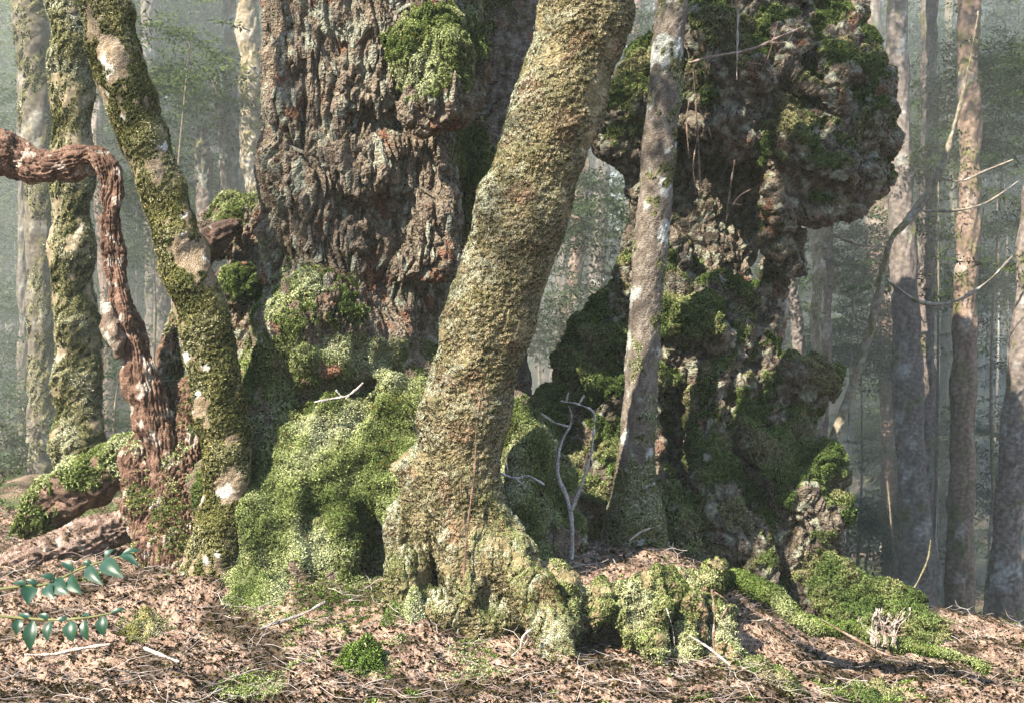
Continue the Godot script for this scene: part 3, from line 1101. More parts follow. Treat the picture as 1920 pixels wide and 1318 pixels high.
# paint a tube: base tones by patches. style is a dictionary of colours and relief
func dress(B: Dictionary, o: Dictionary) -> void:
	var v: PackedVector3Array = B.v
	var n: PackedVector3Array = B.n
	var c: PackedColorArray = B.c
	var m: PackedFloat32Array = B.m
	var lump: float = o.get("lump", 0.02)
	var lf: float = o.get("lump_freq", 3.0)
	var fine: float = o.get("fine", 0.004)
	var furrow: float = o.get("furrow", 0.0)
	var ff: float = o.get("furrow_freq", 12.0)
	var fy: float = o.get("furrow_y", 0.15)
	var a: Color = o.get("a", Color(0.2, 0.16, 0.12))
	var b: Color = o.get("b", Color(0.3, 0.26, 0.22))
	var patch: Color = o.get("patch", Color(0.45, 0.45, 0.42))
	var p_at: float = o.get("patch_at", 0.3)
	var pf: float = o.get("patch_freq", 5.0)
	var moss: float = o.get("moss", 0.0)
	var mside: Vector3 = o.get("moss_side", Vector3.ZERO)
	var mcol: Color = o.get("moss_color", Color(0.12, 0.125, 0.05))
	var sp: Array = o.get("spots", [])
	var cyl: PackedVector3Array = B.get("cyl", PackedVector3Array())
	var off := Vector3(v[0].x * 7.0, 0, v[0].z * 3.0)
	for i in v.size():
		var p := v[i]
		var d := lump * N1.get_noise_3dv(p * lf + off) + fine * N1.get_noise_3dv(p * 30.0)
		if furrow > 0.0:
			var e := p if cyl.is_empty() else cyl[i]
			var q := Vector3(e.x * ff, e.y * ff * fy, e.z * ff) + off
			q += Vector3.ONE * 0.7 * N1.get_noise_3dv(p * 3.0)
			d += furrow * (minf(absf(N1.get_noise_3dv(q)) * 3.0, 1.0) - 0.7)
		v[i] = p + n[i] * d
		var g := N1.get_noise_3dv(Vector3(p.x * 14.0, p.y * 9.0, p.z * 14.0) + off)
		var col := a.lerp(b, clampf(0.5 + g * 1.1, 0, 1))
		col = col.lerp(patch, smoothstep(p_at, p_at + 0.06, NF.get_noise_3dv(p * pf + off * 2.0) + 0.08 * g))
		var w := moss - 0.5 + 0.9 * N1.get_noise_3dv(p * 2.7 + Vector3(3, 4, 5)) + 0.75 * g + 0.5 * N1.get_noise_3dv(p * 7.0) + n[i].dot(mside)
		if sp.size(): w += spot_weight(sp, p)
		m[i] = w
		if w > 0.15: col = col.lerp(mcol, smoothstep(0.15, 0.4, w))
		c[i] = col
	B.v = v
	B.c = c
	B.m = m
	finish(B)

func build_near_trees() -> void:
	# slender pale tree before the burls
	var B := grown([[1268, -140, 8.3, 29], [1256, 33, 8.3, 29], [1245, 200, 8.3, 31], [1226, 400, 8.3, 31], [1210, 600, 8.3, 30], [1198, 800, 8.3, 33], [1192, 880, 8.3, 38], [1190, 940, 8.3, 48], [1190, 1010, 8.3, 64], [1190, 1060, 8.3, 78]], 72, 420)
	dress(B, {"lump": 0.014, "lump_freq": 3.0, "fine": 0.006, "furrow": 0.008, "furrow_freq": 22.0, "furrow_y": 2.2, "a": Color(0.13, 0.108, 0.092), "b": Color(0.225, 0.195, 0.17), "patch": Color(0.40, 0.42, 0.41), "patch_at": 0.16, "patch_freq": 2.6, "moss": 0.45, "moss_side": Vector3(0.45, 0, -0.2),
		"spots": spots([[1190, 960, 8.2, 200, 1.6], [1250, 140, 8.2, 60, 0.5]])})
	var t := thing("slender_tree", "slender pale trunk blotched with white lichen standing before the burls", "tree", Vector3(0.93, 0.1, -8.3))
	grows = part("trunk", to_mesh(B), M.fine, t)
	cover(B, grows, 6000.0, 0.012, MOSS_GOLD, 0.4)
	# mossy tree leaning left
	B = grown([[170, -140, 7.25, 45], [200, 33, 7.25, 45], [228, 140, 7.25, 47], [268, 260, 7.25, 45], [303, 360, 7.25, 43], [338, 460, 7.25, 44], [368, 560, 7.25, 48], [395, 660, 7.25, 48], [413, 760, 7.25, 46], [424, 860, 7.25, 42], [424, 940, 7.25, 46], [412, 1020, 7.25, 54], [400, 1090, 7.25, 66]], 72, 420)
	dress(B, {"lump": 0.03, "lump_freq": 4.0, "fine": 0.006, "a": Color(0.22, 0.17, 0.11), "b": Color(0.34, 0.27, 0.20), "patch": Color(0.62, 0.62, 0.58), "patch_at": 0.22, "patch_freq": 3.0, "moss": 1.3,
		"spots": spots([[205, 100, 7.1, 45, -2.6], [355, 475, 7.15, 50, -3.0], [432, 915, 7.1, 48, -3.0], [225, 145, 7.15, 36, -1.6], [290, 330, 7.05, 30, -1.2], [380, 690, 7.05, 30, -1.4]])})
	t = thing("mossy_tree", "moss-shaggy trunk tilting left beside the red dead snag", "tree", Vector3(-2.05, 0.1, -7.25))
	grows = part("trunk", to_mesh(B), M.fine, t)
	cover(B, grows, 17000.0, 0.0115, MOSS_YELLOW, 0.7)
	# second big trunk behind the gap
	B = grown([[962, -140, 10.2, 80], [952, 33, 10.2, 78], [935, 200, 10.2, 76], [915, 400, 10.2, 80], [900, 700, 10.2, 95], [890, 1000, 10.2, 130]], 96, 300)
	dress(B, {"lump": 0.05, "lump_freq": 2.0, "fine": 0.008, "furrow": 0.05, "furrow_freq": 5.0, "furrow_y": 0.14, "a": Color(0.13, 0.10, 0.085), "b": Color(0.27, 0.24, 0.21), "patch": Color(0.24, 0.12, 0.08), "patch_at": 0.34, "moss": 0.2, "moss_side": Vector3(-0.4, 0, 0)})
	t = thing("rough_tree", "dark furrowed trunk seen in the gap left of the leaning tree", "tree", Vector3(-0.2, 0.1, -10.2))
	grows = part("trunk", to_mesh(B), M.bark, t)
	cover(B, grows, 3000.0, 0.02, MOSS_DEEP, 0.3)
	# long mossy root at the right, part of the burl tree by nature
	var bt: Node3D = get_node("burl_tree")
	B = grown([[1290, 1125, 7.5, 18], [1335, 1092, 7.4, 20], [1395, 1092, 7.3, 19], [1450, 1118, 7.2, 18], [1492, 1158, 7.1, 17], [1550, 1176, 7.0, 16], [1600, 1180, 6.95, 14], [1655, 1204, 6.88, 12], [1720, 1214, 6.8, 12], [1790, 1230, 6.7, 10], [1850, 1256, 6.6, 6]], 36, 240)
	dress(B, {"lump": 0.02, "lump_freq": 6.0, "moss": 1.9})
	grows = part("root", to_mesh(B), M.fine, bt)
	cover(B, grows, 12000.0, 0.014, MOSS_BRIGHT, 0.35, "root_moss")

const MOSS_YELLOW := [Color(0.11, 0.125, 0.035), Color(0.20, 0.195, 0.06), Color(0.30, 0.27, 0.10), Color(0.40, 0.37, 0.18), Color(0.48, 0.46, 0.30)]
const MOSS_BRIGHT := [Color(0.09, 0.15, 0.03), Color(0.14, 0.21, 0.045), Color(0.20, 0.27, 0.08), Color(0.28, 0.33, 0.14), Color(0.36, 0.39, 0.22)]

# ---------------------------------------------------------------- dead wood at the left
func red_wood(B: Dictionary, amount: float) -> void:
	dress(B, {"lump": 0.02, "lump_freq": 5.0, "fine": 0.006, "furrow": amount, "furrow_freq": 34.0, "furrow_y": 0.1, "a": Color(0.11, 0.06, 0.044), "b": Color(0.22, 0.135, 0.1), "patch": Color(0.43, 0.36, 0.31), "patch_at": 0.26, "patch_freq": 6.0, "moss": -0.4})

func build_dead_wood() -> void:
	var B := grown([[-70, 240, 7.9, 46], [0, 286, 7.9, 44], [45, 308, 7.9, 36], [95, 318, 7.85, 29], [145, 304, 7.8, 29], [182, 294, 7.75, 27], [205, 325, 7.7, 24], [207, 400, 7.7, 20], [213, 480, 7.7, 19], [226, 560, 7.7, 22], [246, 640, 7.7, 29], [274, 740, 7.7, 34], [298, 840, 7.7, 30], [320, 930, 7.7, 27], [338, 1010, 7.7, 27], [348, 1080, 7.7, 30]], 110, 560)
	for i in B.v.size():
		var p: Vector3 = B.v[i]
		B.v[i] = p + B.n[i] * (-0.012 + 0.034 * N1.get_noise_3dv(Vector3(p.x * 6.0, p.y * 2.5, p.z * 6.0)) + 0.006 * N1.get_noise_3dv(p * 13.0))
	finish(B)
	red_wood(B, 0.02)
	var t := thing("dead_snag", "red-brown dead snag bent at a right angle near the top", "dead tree", Vector3(-2.2, 0.1, -7.7))
	grows = part("trunk", to_mesh(B), M.fine, t)
	B = grown([[200, 572, 7.64, 6], [205, 598, 7.6, 15], [214, 630, 7.58, 19], [226, 668, 7.6, 9]], 36, 60)
	dress(B, {"lump": 0.02, "lump_freq": 9.0, "a": Color(0.16, 0.11, 0.085), "b": Color(0.28, 0.22, 0.18), "patch": Color(0.40, 0.38, 0.33), "patch_at": 0.1, "moss": -0.5})
	grows = part("knot", to_mesh(B), M.fine, t)
	B = grown([[352, 880, 7.75, 12], [345, 940, 7.66, 30], [350, 1000, 7.62, 34], [352, 1060, 7.62, 30]], 40, 90)
	dress(B, {"lump": 0.03, "lump_freq": 6.0, "moss": 1.3})
	grows = part("mossy_foot", to_mesh(B), M.fine, t)
	cover(B, grows, 9000.0, 0.017, MOSS_YELLOW, 0.6)
	# rotten stump behind the snag
	var f := Field.new()
	f.k = 0.06
	chain(f, [[325, 590, 8.2, 8], [318, 660, 8.1, 17], [316, 740, 8.0, 26]])
	chain(f, [[345, 740, 7.95, 30], [375, 740, 7.9, 36], [370, 800, 7.85, 40], [350, 860, 7.8, 44]])
	chain(f, [[300, 820, 8.0, 40], [270, 860, 7.9, 40], [275, 950, 7.75, 40], [290, 1040, 7.6, 34]])
	chain(f, [[350, 900, 7.8, 60], [350, 1000, 7.7, 70], [360, 1070, 7.6, 70]])
	chain(f, [[400, 800, 7.5, 22], [395, 830, 7.5, 20]], true)
	B = body(f, 0.035, 2)
	red_wood(B, 0.035)
	t = thing("rotten_stump", "crumbling reddish stump between the snag and the tilting mossy trunk", "stump", Vector3(-2.3, 0.1, -7.8))
	grows = part("stump", to_mesh(B), M.fine, t)
	for i in B.m.size():
		B.m[i] = B.n[i].y * 0.8 - 0.1 + 0.6 * N1.get_noise_3dv(B.v[i] * 4.0)
	cover(B, grows, 6000.0, 0.016, MOSS_GREEN, 0.2)
	strew(B, grows, 1500.0, 0.2, 0.011)
	# broken wood shard sticking out of the giant's left side
	B = grown([[372, 520, 8.35, 10], [380, 478, 8.3, 22], [400, 448, 8.25, 24], [425, 432, 8.25, 20], [448, 424, 8.3, 12]], 36, 90)
	dress(B, {"lump": 0.02, "lump_freq": 6.0, "furrow": 0.03, "furrow_freq": 26.0, "furrow_y": 0.15, "a": Color(0.085, 0.052, 0.042), "b": Color(0.16, 0.105, 0.085), "moss": -0.6, "patch_at": 0.6})
	t = thing("wood_shard", "dark curved piece of dead wood jutting above the mossy ball", "dead wood", V(410, 470, 8.3))
	grows = part("wood", to_mesh(B), M.fine, t)
	# mossy log and bare log
	B = grown([[30, 1020, 8.7, 14], [62, 985, 8.65, 30], [110, 930, 8.6, 44], [165, 900, 8.5, 48], [225, 868, 8.4, 42], [275, 835, 8.4, 34], [310, 815, 8.4, 20]], 64, 200)
	dress(B, {"lump": 0.05, "lump_freq": 4.0, "furrow": 0.03, "furrow_freq": 18.0, "a": Color(0.13, 0.085, 0.065), "b": Color(0.3, 0.19, 0.15), "moss": 0.95, "moss_side": Vector3(-0.3, 0.9, 0), "patch_at": 0.5})
	t = thing("mossy_log", "fallen log under a thick green moss coat at the left edge", "log", V(150, 930, 8.6))
	grows = part("wood", to_mesh(B), M.fine, t)
	cover(B, grows, 9000.0, 0.02, MOSS_GREEN, 0.5)
	strew(B, grows, 500.0, 0.2, 0.012)
	B = grown([[-60, 1110, 7.5, 34], [20, 1068, 7.6, 36], [95, 1036, 7.7, 37], [165, 1012, 7.8, 35], [232, 990, 7.9, 28], [262, 975, 7.95, 16]], 64, 220)
	dress(B, {"lump": 0.03, "lump_freq": 4.0, "fine": 0.008, "furrow": 0.04, "furrow_freq": 26.0, "furrow_y": 0.13, "a": Color(0.15, 0.10, 0.08), "b": Color(0.32, 0.235, 0.2), "patch": Color(0.5, 0.42, 0.37), "moss": -0.3})
	t = thing("rotten_log", "bare splintered brown log lying below the mossy one", "log", V(120, 1030, 7.7))
	grows = part("wood", to_mesh(B), M.fine, t)
	strew(B, grows, 700.0, 0.2, 0.011)

# ---------------------------------------------------------------- the forest behind
func spray_mesh(sd: int, leaf: float, n_side: int) -> ArrayMesh:
	var r := RandomNumberGenerator.new()
	r.seed = sd
	var st := SurfaceTool.new()
	st.begin(Mesh.PRIMITIVE_TRIANGLES)
	for i in n_side:
		var u := float(i + 1) / (n_side + 1)
		for sgn in [-1.0, 1.0]:
			var root := Vector3(r.randf_range(-0.03, 0.03), -0.15 * u * u, u)
			var dir := Vector3(sgn * 0.8, r.randf_range(-0.25, 0.2), 0.6).normalized()
			var ln := 0.55 * (1.0 - 0.6 * u) * r.randf_range(0.7, 1.2)
			leaf_tris(st, root, dir, dir.cross(Vector3.UP).normalized(), ln, 0.012, Vector3(0, -0.05, 0), Vector3.ZERO, 0.4)
			var k := 6
			for j in k:
				var w := (j + 0.7) / k
				var base := root + dir * ln * w
				var ld := (dir + Vector3(r.randfn(), r.randfn() * 0.6, r.randfn()) * 0.8).normalized()
				var side := ld.cross(Vector3(r.randfn() * 0.5, 1, r.randfn() * 0.5)).normalized()
				leaf_tris(st, base, ld, side, leaf * r.randf_range(0.7, 1.3), leaf * 0.5, Vector3(0, -0.2 * leaf, 0), Vector3.ZERO, r.randf_range(0.7, 1.3))
	return st.commit()

# a cloud of leaf sprays as one crown or bush
func foliage(parent: Node3D, at: Vector3, spread: Vector3, n: int, size: float, pal: Array, called := "foliage") -> void:
	var xf: Array[Transform3D] = []
	var cols := PackedColorArray()
	# sprays gather in clumps
	var clumps := PackedVector3Array()
	for i in maxi(3, n / 9):
		clumps.append(at + Vector3(rng.randfn() * 0.5, rng.randfn() * 0.5, rng.randfn() * 0.5) * spread)
	for i in n:
		var c := clumps[rng.randi() % clumps.size()]
		var p := c + Vector3(rng.randfn(), rng.randfn() * 0.4, rng.randfn()) * size * 0.6
		var yaw := rng.randf() * TAU
		var b := Basis.from_euler(Vector3(rng.randf_range(-0.3, 0.5), yaw, rng.randf_range(-0.4, 0.4))) * (size * rng.randf_range(0.7, 1.3))
		xf.append(Transform3D(b, p))
		cols.append(pal[rng.randi() % pal.size()] * rng.randf_range(0.7, 1.3))
	multi(called, M.spray if rng.randf() < 0.5 else M.spray2, M.foliage, xf, cols, parent)

const GREENS := [Color(0.10, 0.19, 0.06), Color(0.13, 0.23, 0.07), Color(0.08, 0.16, 0.06), Color(0.17, 0.26, 0.08), Color(0.11, 0.20, 0.10)]
const FRESH := [Color(0.22, 0.34, 0.07), Color(0.28, 0.40, 0.10), Color(0.16, 0.27, 0.06)]

func far_tree(called: String, label: String, rows: Array, o: Dictionary, group := "", crown := 40) -> Node3D:
	var last: Array = rows[-1]
	var base := V(last[0], last[1], last[2])
	var gy := height(base.x, base.z) - 0.15
	# carry the trunk down to the ground and up above the frame
	var p := rows4(rows)
	var foot: Vector4 = p[-1]
	if foot.y > gy:
		p.append(Vector4(foot.x + (foot.x - p[-2].x) * 0.1, lerpf(foot.y, gy, 0.6), foot.z, foot.w * 1.05))
		p.append(Vector4(foot.x, gy, foot.z, foot.w * 1.5))
	var a: Vector4 = p[0]
	var b: Vector4 = p[1]
	var up := (a - b)
	up = up / maxf(up.y, 0.2)
	up.w = 0.0
	var tall := rng.randf_range(10.0, 15.0)
	if crown > 0:
		p.push_front(a + up * 3.0 - Vector4(0, 0, 0, a.w * 0.15))
		p.push_front(a + up * tall - Vector4(0, 0, 0, a.w * 0.75))
	var B := tube(p, 28, 170)
	dress(B, o)
	var t := thing(called, label, "tree", Vector3(foot.x, gy, foot.z), group)
	grows = part("trunk", to_mesh(B), M.far, t)
	if o.get("moss", 0.0) > 0.3:
		cover(B, grows, o.get("tufts", 700.0), o.get("tuft", 0.05), MOSS_GOLD, 0.6)
	if crown > 0:
		var top: Vector4 = p[0]
		for i in 4:
			var s: Vector4 = a + up * (tall * rng.randf_range(0.35, 0.85))
			var e := Vector4(s.x + rng.randf_range(-2.2, 2.2), s.y + rng.randf_range(0.3, 1.6), s.z + rng.randf_range(-2.2, 2.2), 0.02)
			s.w = 0.06
			var L := tube([s, (s + e) * 0.5 + Vector4(0, 0.2, 0, 0), e], 6, 8)
			dress(L, {"lump": 0.0, "a": o.get("a", Color(0.2, 0.16, 0.12)), "b": o.get("b", Color(0.3, 0.26, 0.22))})
			part("limb", to_mesh(L), M.far, t)
		foliage(t, Vector3(top.x, top.y - 2.0, top.z), Vector3(4.0, 5.5, 4.0), crown * 3 / 2, 0.9, GREENS, "crown")
	return t

# what stands above the frame and shades it: the giant's upper trunk and its boughs, the tops of the others
func build_upper_parts() -> void:
	M.spray = spray_mesh(31, 0.085, 6)
	M.spray2 = spray_mesh(32, 0.11, 5)
	var g: Node3D = get_node("giant_tree")
	var bark := {"lump": 0.06, "furrow": 0.05, "furrow_freq": 5.0, "a": Color(0.21, 0.155, 0.12), "b": Color(0.34, 0.3, 0.25)}
	var B := tube([Vector4(-1.1, 4.6, -8.6, 0.76), Vector4(-1.1, 7.0, -8.7, 0.6), Vector4(-1.0, 10.0, -8.8, 0.45), Vector4(-0.9, 13.0, -8.9, 0.2)], 40, 80)
	dress(B, bark)
	grows = part("upper_trunk", to_mesh(B), M.bark, g)
	for r in [[Vector4(-1.1, 6.2, -8.5, 0.22), Vector4(-1.0, 7.4, -7.4, 0.15), Vector4(-0.9, 8.1, -5.9, 0.1), Vector4(-1.8, 8.3, -4.4, 0.03)], [Vector4(-1.1, 7.2, -8.6, 0.2), Vector4(-3.5, 8.6, -6.6, 0.12), Vector4(-6.0, 9.5, -3.0, 0.03)]]:
		var L := tube(r, 12, 40)
		dress(L, bark)
		part("bough", to_mesh(L), M.bark, g)
	var along := Vector3(-0.67, 0.08, 0.74)
	for k in 5:
		foliage(g, Vector3(-1.0, 8.1, -5.5) + along * (k - 2) * 0.6, Vector3(1.2, 0.7, 1.1), 26, 0.62, GREENS, "crown")
	for c in [Vector3(-5.2, 9.2, -3.4), Vector3(-6.4, 9.6, -2.4), Vector3(-4.6, 9.0, -1.2), Vector3(-7.0, 9.4, -4.0)]:
		foliage(g, c, Vector3(1.0, 0.5, 1.0), 13, 0.6, GREENS, "crown")
	# unseen forest behind and beside the camera, added to cut the frontal sky light
	var k := 0
	for c in [[-13.0, 4.0], [-9.5, 8.5], [-5.0, 6.5], [-1.0, 9.0], [3.5, 6.5], [7.5, 8.0], [11.0, 4.5], [12.5, -1.5], [9.0, 1.5]]:
		var at := Vector3(c[0], height(c[0], c[1]), c[1])
		var t := thing("screening_tree", "dense leafy unseen tree added behind the photographer to screen the low sky", "tree", at, "unseen screening trees added behind the photographer")
		var S := tube([Vector4(at.x, at.y - 0.1, at.z, 0.3), Vector4(at.x + 0.2, 4.0, at.z, 0.24), Vector4(at.x, 9.0, at.z, 0.1)], 14, 30)
		dress(S, bark)
		part("trunk", to_mesh(S), M.bark, t)
		foliage(t, Vector3(at.x, 4.6, at.z), Vector3(3.4, 4.6, 2.4), 190, 1.0, GREENS, "crown")
		k += 1
	var l: Node3D = get_node("leaning_tree")
	B = tube([Vector4(0.52, 4.4, -6.9, 0.27), Vector4(1.2, 6.3, -6.9, 0.24), Vector4(1.7, 8.2, -7.0, 0.2), Vector4(2.0, 10.5, -7.1, 0.08)], 24, 60)
	dress(B, {"lump": 0.03, "moss": 0.6, "moss_color": Color(0.2, 0.18, 0.08)})
	grows = part("upper_trunk", to_mesh(B), M.bark, l)
	foliage(l, Vector3(2.3, 10.5, -7.3), Vector3(2.2, 1.6, 2.2), 90, 0.8, GREENS, "crown")

func build_far_trees() -> void:
	var grey := {"lump": 0.028, "lump_freq": 1.5, "fine": 0.01, "furrow": 0.03, "furrow_freq": 11.0, "furrow_y": 0.25, "a": Color(0.13, 0.108, 0.10), "b": Color(0.21, 0.18, 0.168), "patch": Color(0.29, 0.29, 0.28), "patch_at": 0.3, "patch_freq": 2.0, "moss": 0.0}
	var pink := grey.duplicate()
	pink.merge({"a": Color(0.175, 0.118, 0.10), "b": Color(0.26, 0.19, 0.165), "patch": Color(0.33, 0.29, 0.26)}, true)
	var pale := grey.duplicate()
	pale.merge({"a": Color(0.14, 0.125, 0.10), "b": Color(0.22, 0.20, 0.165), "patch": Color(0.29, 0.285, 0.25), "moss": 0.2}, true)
	var dark := grey.duplicate()
	dark.merge({"a": Color(0.10, 0.085, 0.075), "b": Color(0.17, 0.14, 0.125), "patch": Color(0.2, 0.2, 0.18)}, true)
	var furry := grey.duplicate()
	furry.merge({"lump": 0.07, "a": Color(0.22, 0.18, 0.12), "b": Color(0.36, 0.31, 0.24), "patch": Color(0.46, 0.42, 0.36), "moss": 1.2, "tufts": 9500.0, "tuft": 0.017, "moss_color": Color(0.17, 0.15, 0.07)}, true)
	# left
	far_tree("mossy_trunk_tree", "broad trunk furred with olive moss at far left", [[128, -40, 11.5, 40], [130, 100, 11.5, 37], [134, 400, 11.5, 38], [142, 600, 11.5, 40], [146, 760, 11.5, 42], [148, 880, 11.5, 46]], furry)
	far_tree("pale_bark_tree", "pale grey trunk with peeling moss left of the olive-furred one", [[62, -40, 13, 34], [66, 100, 13, 34], [74, 400, 13, 26], [78, 700, 13, 24], [82, 870, 13, 28]], grey.merged({"a": Color(0.10, 0.085, 0.07), "b": Color(0.17, 0.15, 0.125), "patch": Color(0.24, 0.23, 0.2), "moss": 0.7, "tufts": 6000.0, "tuft": 0.016, "furrow": 0.035, "moss_color": Color(0.16, 0.145, 0.07)}, true))
	far_tree("thin_trunk_tree", "thin dark trunk at the very left edge of the picture", [[40, -40, 15, 9], [42, 300, 15, 9], [44, 600, 15, 9], [46, 850, 15, 11]], dark)
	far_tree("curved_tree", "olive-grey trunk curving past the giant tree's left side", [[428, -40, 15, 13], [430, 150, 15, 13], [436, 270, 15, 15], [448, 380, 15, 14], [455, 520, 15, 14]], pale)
	far_tree("brown_trunk_tree", "straight brown-green trunk directly beside the giant tree's left edge", [[466, -40, 14, 22], [468, 150, 14, 21], [474, 300, 14, 19], [476, 480, 14, 20]], furry.merged({"tufts": 1500.0, "moss": 0.5}, true))
	far_tree("straight_trunk_tree", "straight greyish trunk just right of the tilting mossy tree's top", [[278, -40, 18, 13], [277, 150, 18, 12], [284, 400, 18, 13], [288, 700, 18, 14]], grey)
	far_tree("dark_stub_tree", "dark short trunk in the middle distance left of the giant tree", [[378, 240, 14, 10], [380, 300, 14, 14], [384, 420, 14, 16], [386, 600, 14, 18]], dark, "", 0)
	far_tree("slanted_dark_tree", "dark slanted trunk touching the curving olive-grey one", [[402, 140, 14.5, 7], [410, 200, 14.5, 9], [418, 300, 14.5, 10], [430, 420, 14.5, 11], [440, 560, 14.5, 12]], dark, "", 0)
	far_tree("pinkish_tree", "thin pinkish trunk between the olive-furred tree and the snag", [[182, -40, 17, 8], [183, 300, 17, 9], [200, 600, 17, 11], [206, 800, 17, 12]], pink)
	far_tree("leafy_gap_tree", "greyish trunk showing between snag and tilting mossy tree", [[300, 420, 16, 13], [306, 560, 16, 14], [312, 760, 16, 16]], grey, "", 0)
	# middle gap
	far_tree("gap_tree", "light trunk in the gap between leaning and slender trees", [[1094, 200, 15, 13], [1088, 400, 15, 14], [1070, 600, 15, 15], [1060, 760, 15, 16]], pink)
	far_tree("gap_tree", "darker trunk right of the light one in the middle gap", [[1136, -40, 17, 13], [1130, 300, 17, 13], [1124, 420, 17, 14], [1115, 700, 17, 14]], grey)
	far_tree("gap_tree", "thin trunk hugging the leaning tree's right edge in the middle gap", [[1062, 330, 19, 8], [1055, 500, 19, 9], [1040, 720, 19, 10]], grey)
	far_tree("gap_tree", "reddish trunk seen above the left burl beside the leaning tree's top", [[1196, -40, 18, 9], [1192, 60, 18, 9], [1186, 300, 18, 10], [1180, 700, 18, 10]], pink)
	# right
	far_tree("tall_trunk_tree", "thick grey trunk nearest to the great burl on the right", [[1682, -40, 13, 19], [1686, 200, 13, 21], [1694, 450, 13, 24], [1702, 700, 13, 26], [1712, 900, 13, 28], [1722, 1080, 13, 32], [1724, 1160, 13, 38]], grey)
	far_tree("tall_trunk_tree", "dark straight trunk immediately right of the thick grey one", [[1745, -40, 14, 15], [1743, 200, 14, 15], [1738, 450, 14, 16], [1738, 700, 14, 16], [1742, 1000, 14, 17], [1744, 1120, 14, 20]], dark.merged({"b": Color(0.22, 0.18, 0.17)}, true))
	far_tree("tall_trunk_tree", "reddish brown trunk standing second from the right edge", [[1818, -40, 13, 19], [1818, 150, 13, 19], [1820, 300, 13, 20], [1812, 550, 13, 20], [1806, 800, 13, 22], [1802, 1050, 13, 24], [1800, 1190, 13, 28]], pink.merged({"a": Color(0.17, 0.12, 0.095), "b": Color(0.26, 0.19, 0.155), "moss": 0.25}, true))
	far_tree("tall_trunk_tree", "dark trunk cut by the right edge of the picture", [[1930, 500, 12, 22], [1905, 800, 12, 24], [1890, 1000, 12, 26], [1880, 1180, 12, 32]], grey)
	far_tree("pink_trunk_tree", "broad pinkish trunk partly hidden behind the thick grey one", [[1640, 200, 17, 26], [1655, 400, 17, 28], [1668, 600, 17, 26], [1676, 800, 17, 24], [1682, 1100, 17, 26]], pink)
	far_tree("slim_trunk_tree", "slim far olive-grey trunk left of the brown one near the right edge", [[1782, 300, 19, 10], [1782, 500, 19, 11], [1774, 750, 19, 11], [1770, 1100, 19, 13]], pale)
	far_tree("red_trunk_tree", "reddish trunk peeping out behind the burl tree's waist", [[1466, 480, 11.5, 10], [1462, 600, 11.5, 12], [1460, 700, 11.5, 12]], pink.merged({"a": Color(0.28, 0.15, 0.115)}, true), "", 0)
	far_tree("twin_trunk_tree", "mossy olive trunk above the lower burl stub", [[1536, 400, 14, 10], [1534, 520, 14, 12], [1528, 700, 14, 13], [1524, 800, 14, 14]], furry.merged({"tufts": 900.0, "moss": 0.4}, true))
	far_tree("twin_trunk_tree", "grey forked trunk left of the mossy olive one above the stub", [[1482, 520, 15, 8], [1494, 600, 15, 10], [1502, 700, 15, 12], [1506, 820, 15, 13]], grey, "", 0)
	far_tree("twin_trunk_tree", "thin reddish trunk right of the mossy olive one above the stub", [[1556, 420, 14.5, 6], [1552, 600, 14.5, 7], [1546, 800, 14.5, 8]], pink)
	# slanting thin tree with bare branches
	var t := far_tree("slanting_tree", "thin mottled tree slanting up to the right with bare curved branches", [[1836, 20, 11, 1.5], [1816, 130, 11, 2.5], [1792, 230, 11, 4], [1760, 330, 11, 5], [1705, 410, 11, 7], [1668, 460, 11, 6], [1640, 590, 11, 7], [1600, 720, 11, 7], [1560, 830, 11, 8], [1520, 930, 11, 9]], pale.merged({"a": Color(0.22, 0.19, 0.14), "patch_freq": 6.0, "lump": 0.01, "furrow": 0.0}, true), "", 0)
	for r in [[[1660, 520, 11, 3], [1690, 545, 11, 3], [1730, 568, 11, 3], [1790, 566, 11, 2.5], [1850, 530, 11, 2.2], [1900, 480, 11, 1.5]], [[1672, 460, 11, 3], [1640, 464, 11, 2.5], [1600, 455, 11, 2], [1560, 440, 11, 1.5]], [[1628, 610, 11, 3], [1606, 595, 11, 2.6], [1602, 560, 11, 2.2], [1612, 540, 11, 1.6]], [[1760, 330, 11, 2.6], [1800, 340, 11, 2], [1850, 320, 11, 1.6], [1900, 300, 11, 1.3]], [[1720, 395, 11, 2.6], [1790, 395, 11, 2], [1850, 380, 11, 1.6], [1910, 340, 11, 1.2]]]:
		var b := grown(r, 7, 40)
		dress(b, {"lump": 0.01, "fine": 0.002, "a": Color(0.22, 0.19, 0.16), "b": Color(0.3, 0.27, 0.23)})
		part("branch", to_mesh(b), M.far, t)
	# trees deep in the haze
	var zones := [[-100, 500, "slim hazy trunk deep in the forest at left", "hazy trunks deep in the forest at left"], [1030, 1230, "slim hazy trunk deep in the middle gap", "hazy trunks deep in the middle gap"], [1440, 2020, "slim hazy trunk deep in the forest at right", "hazy trunks deep in the forest at right"]]
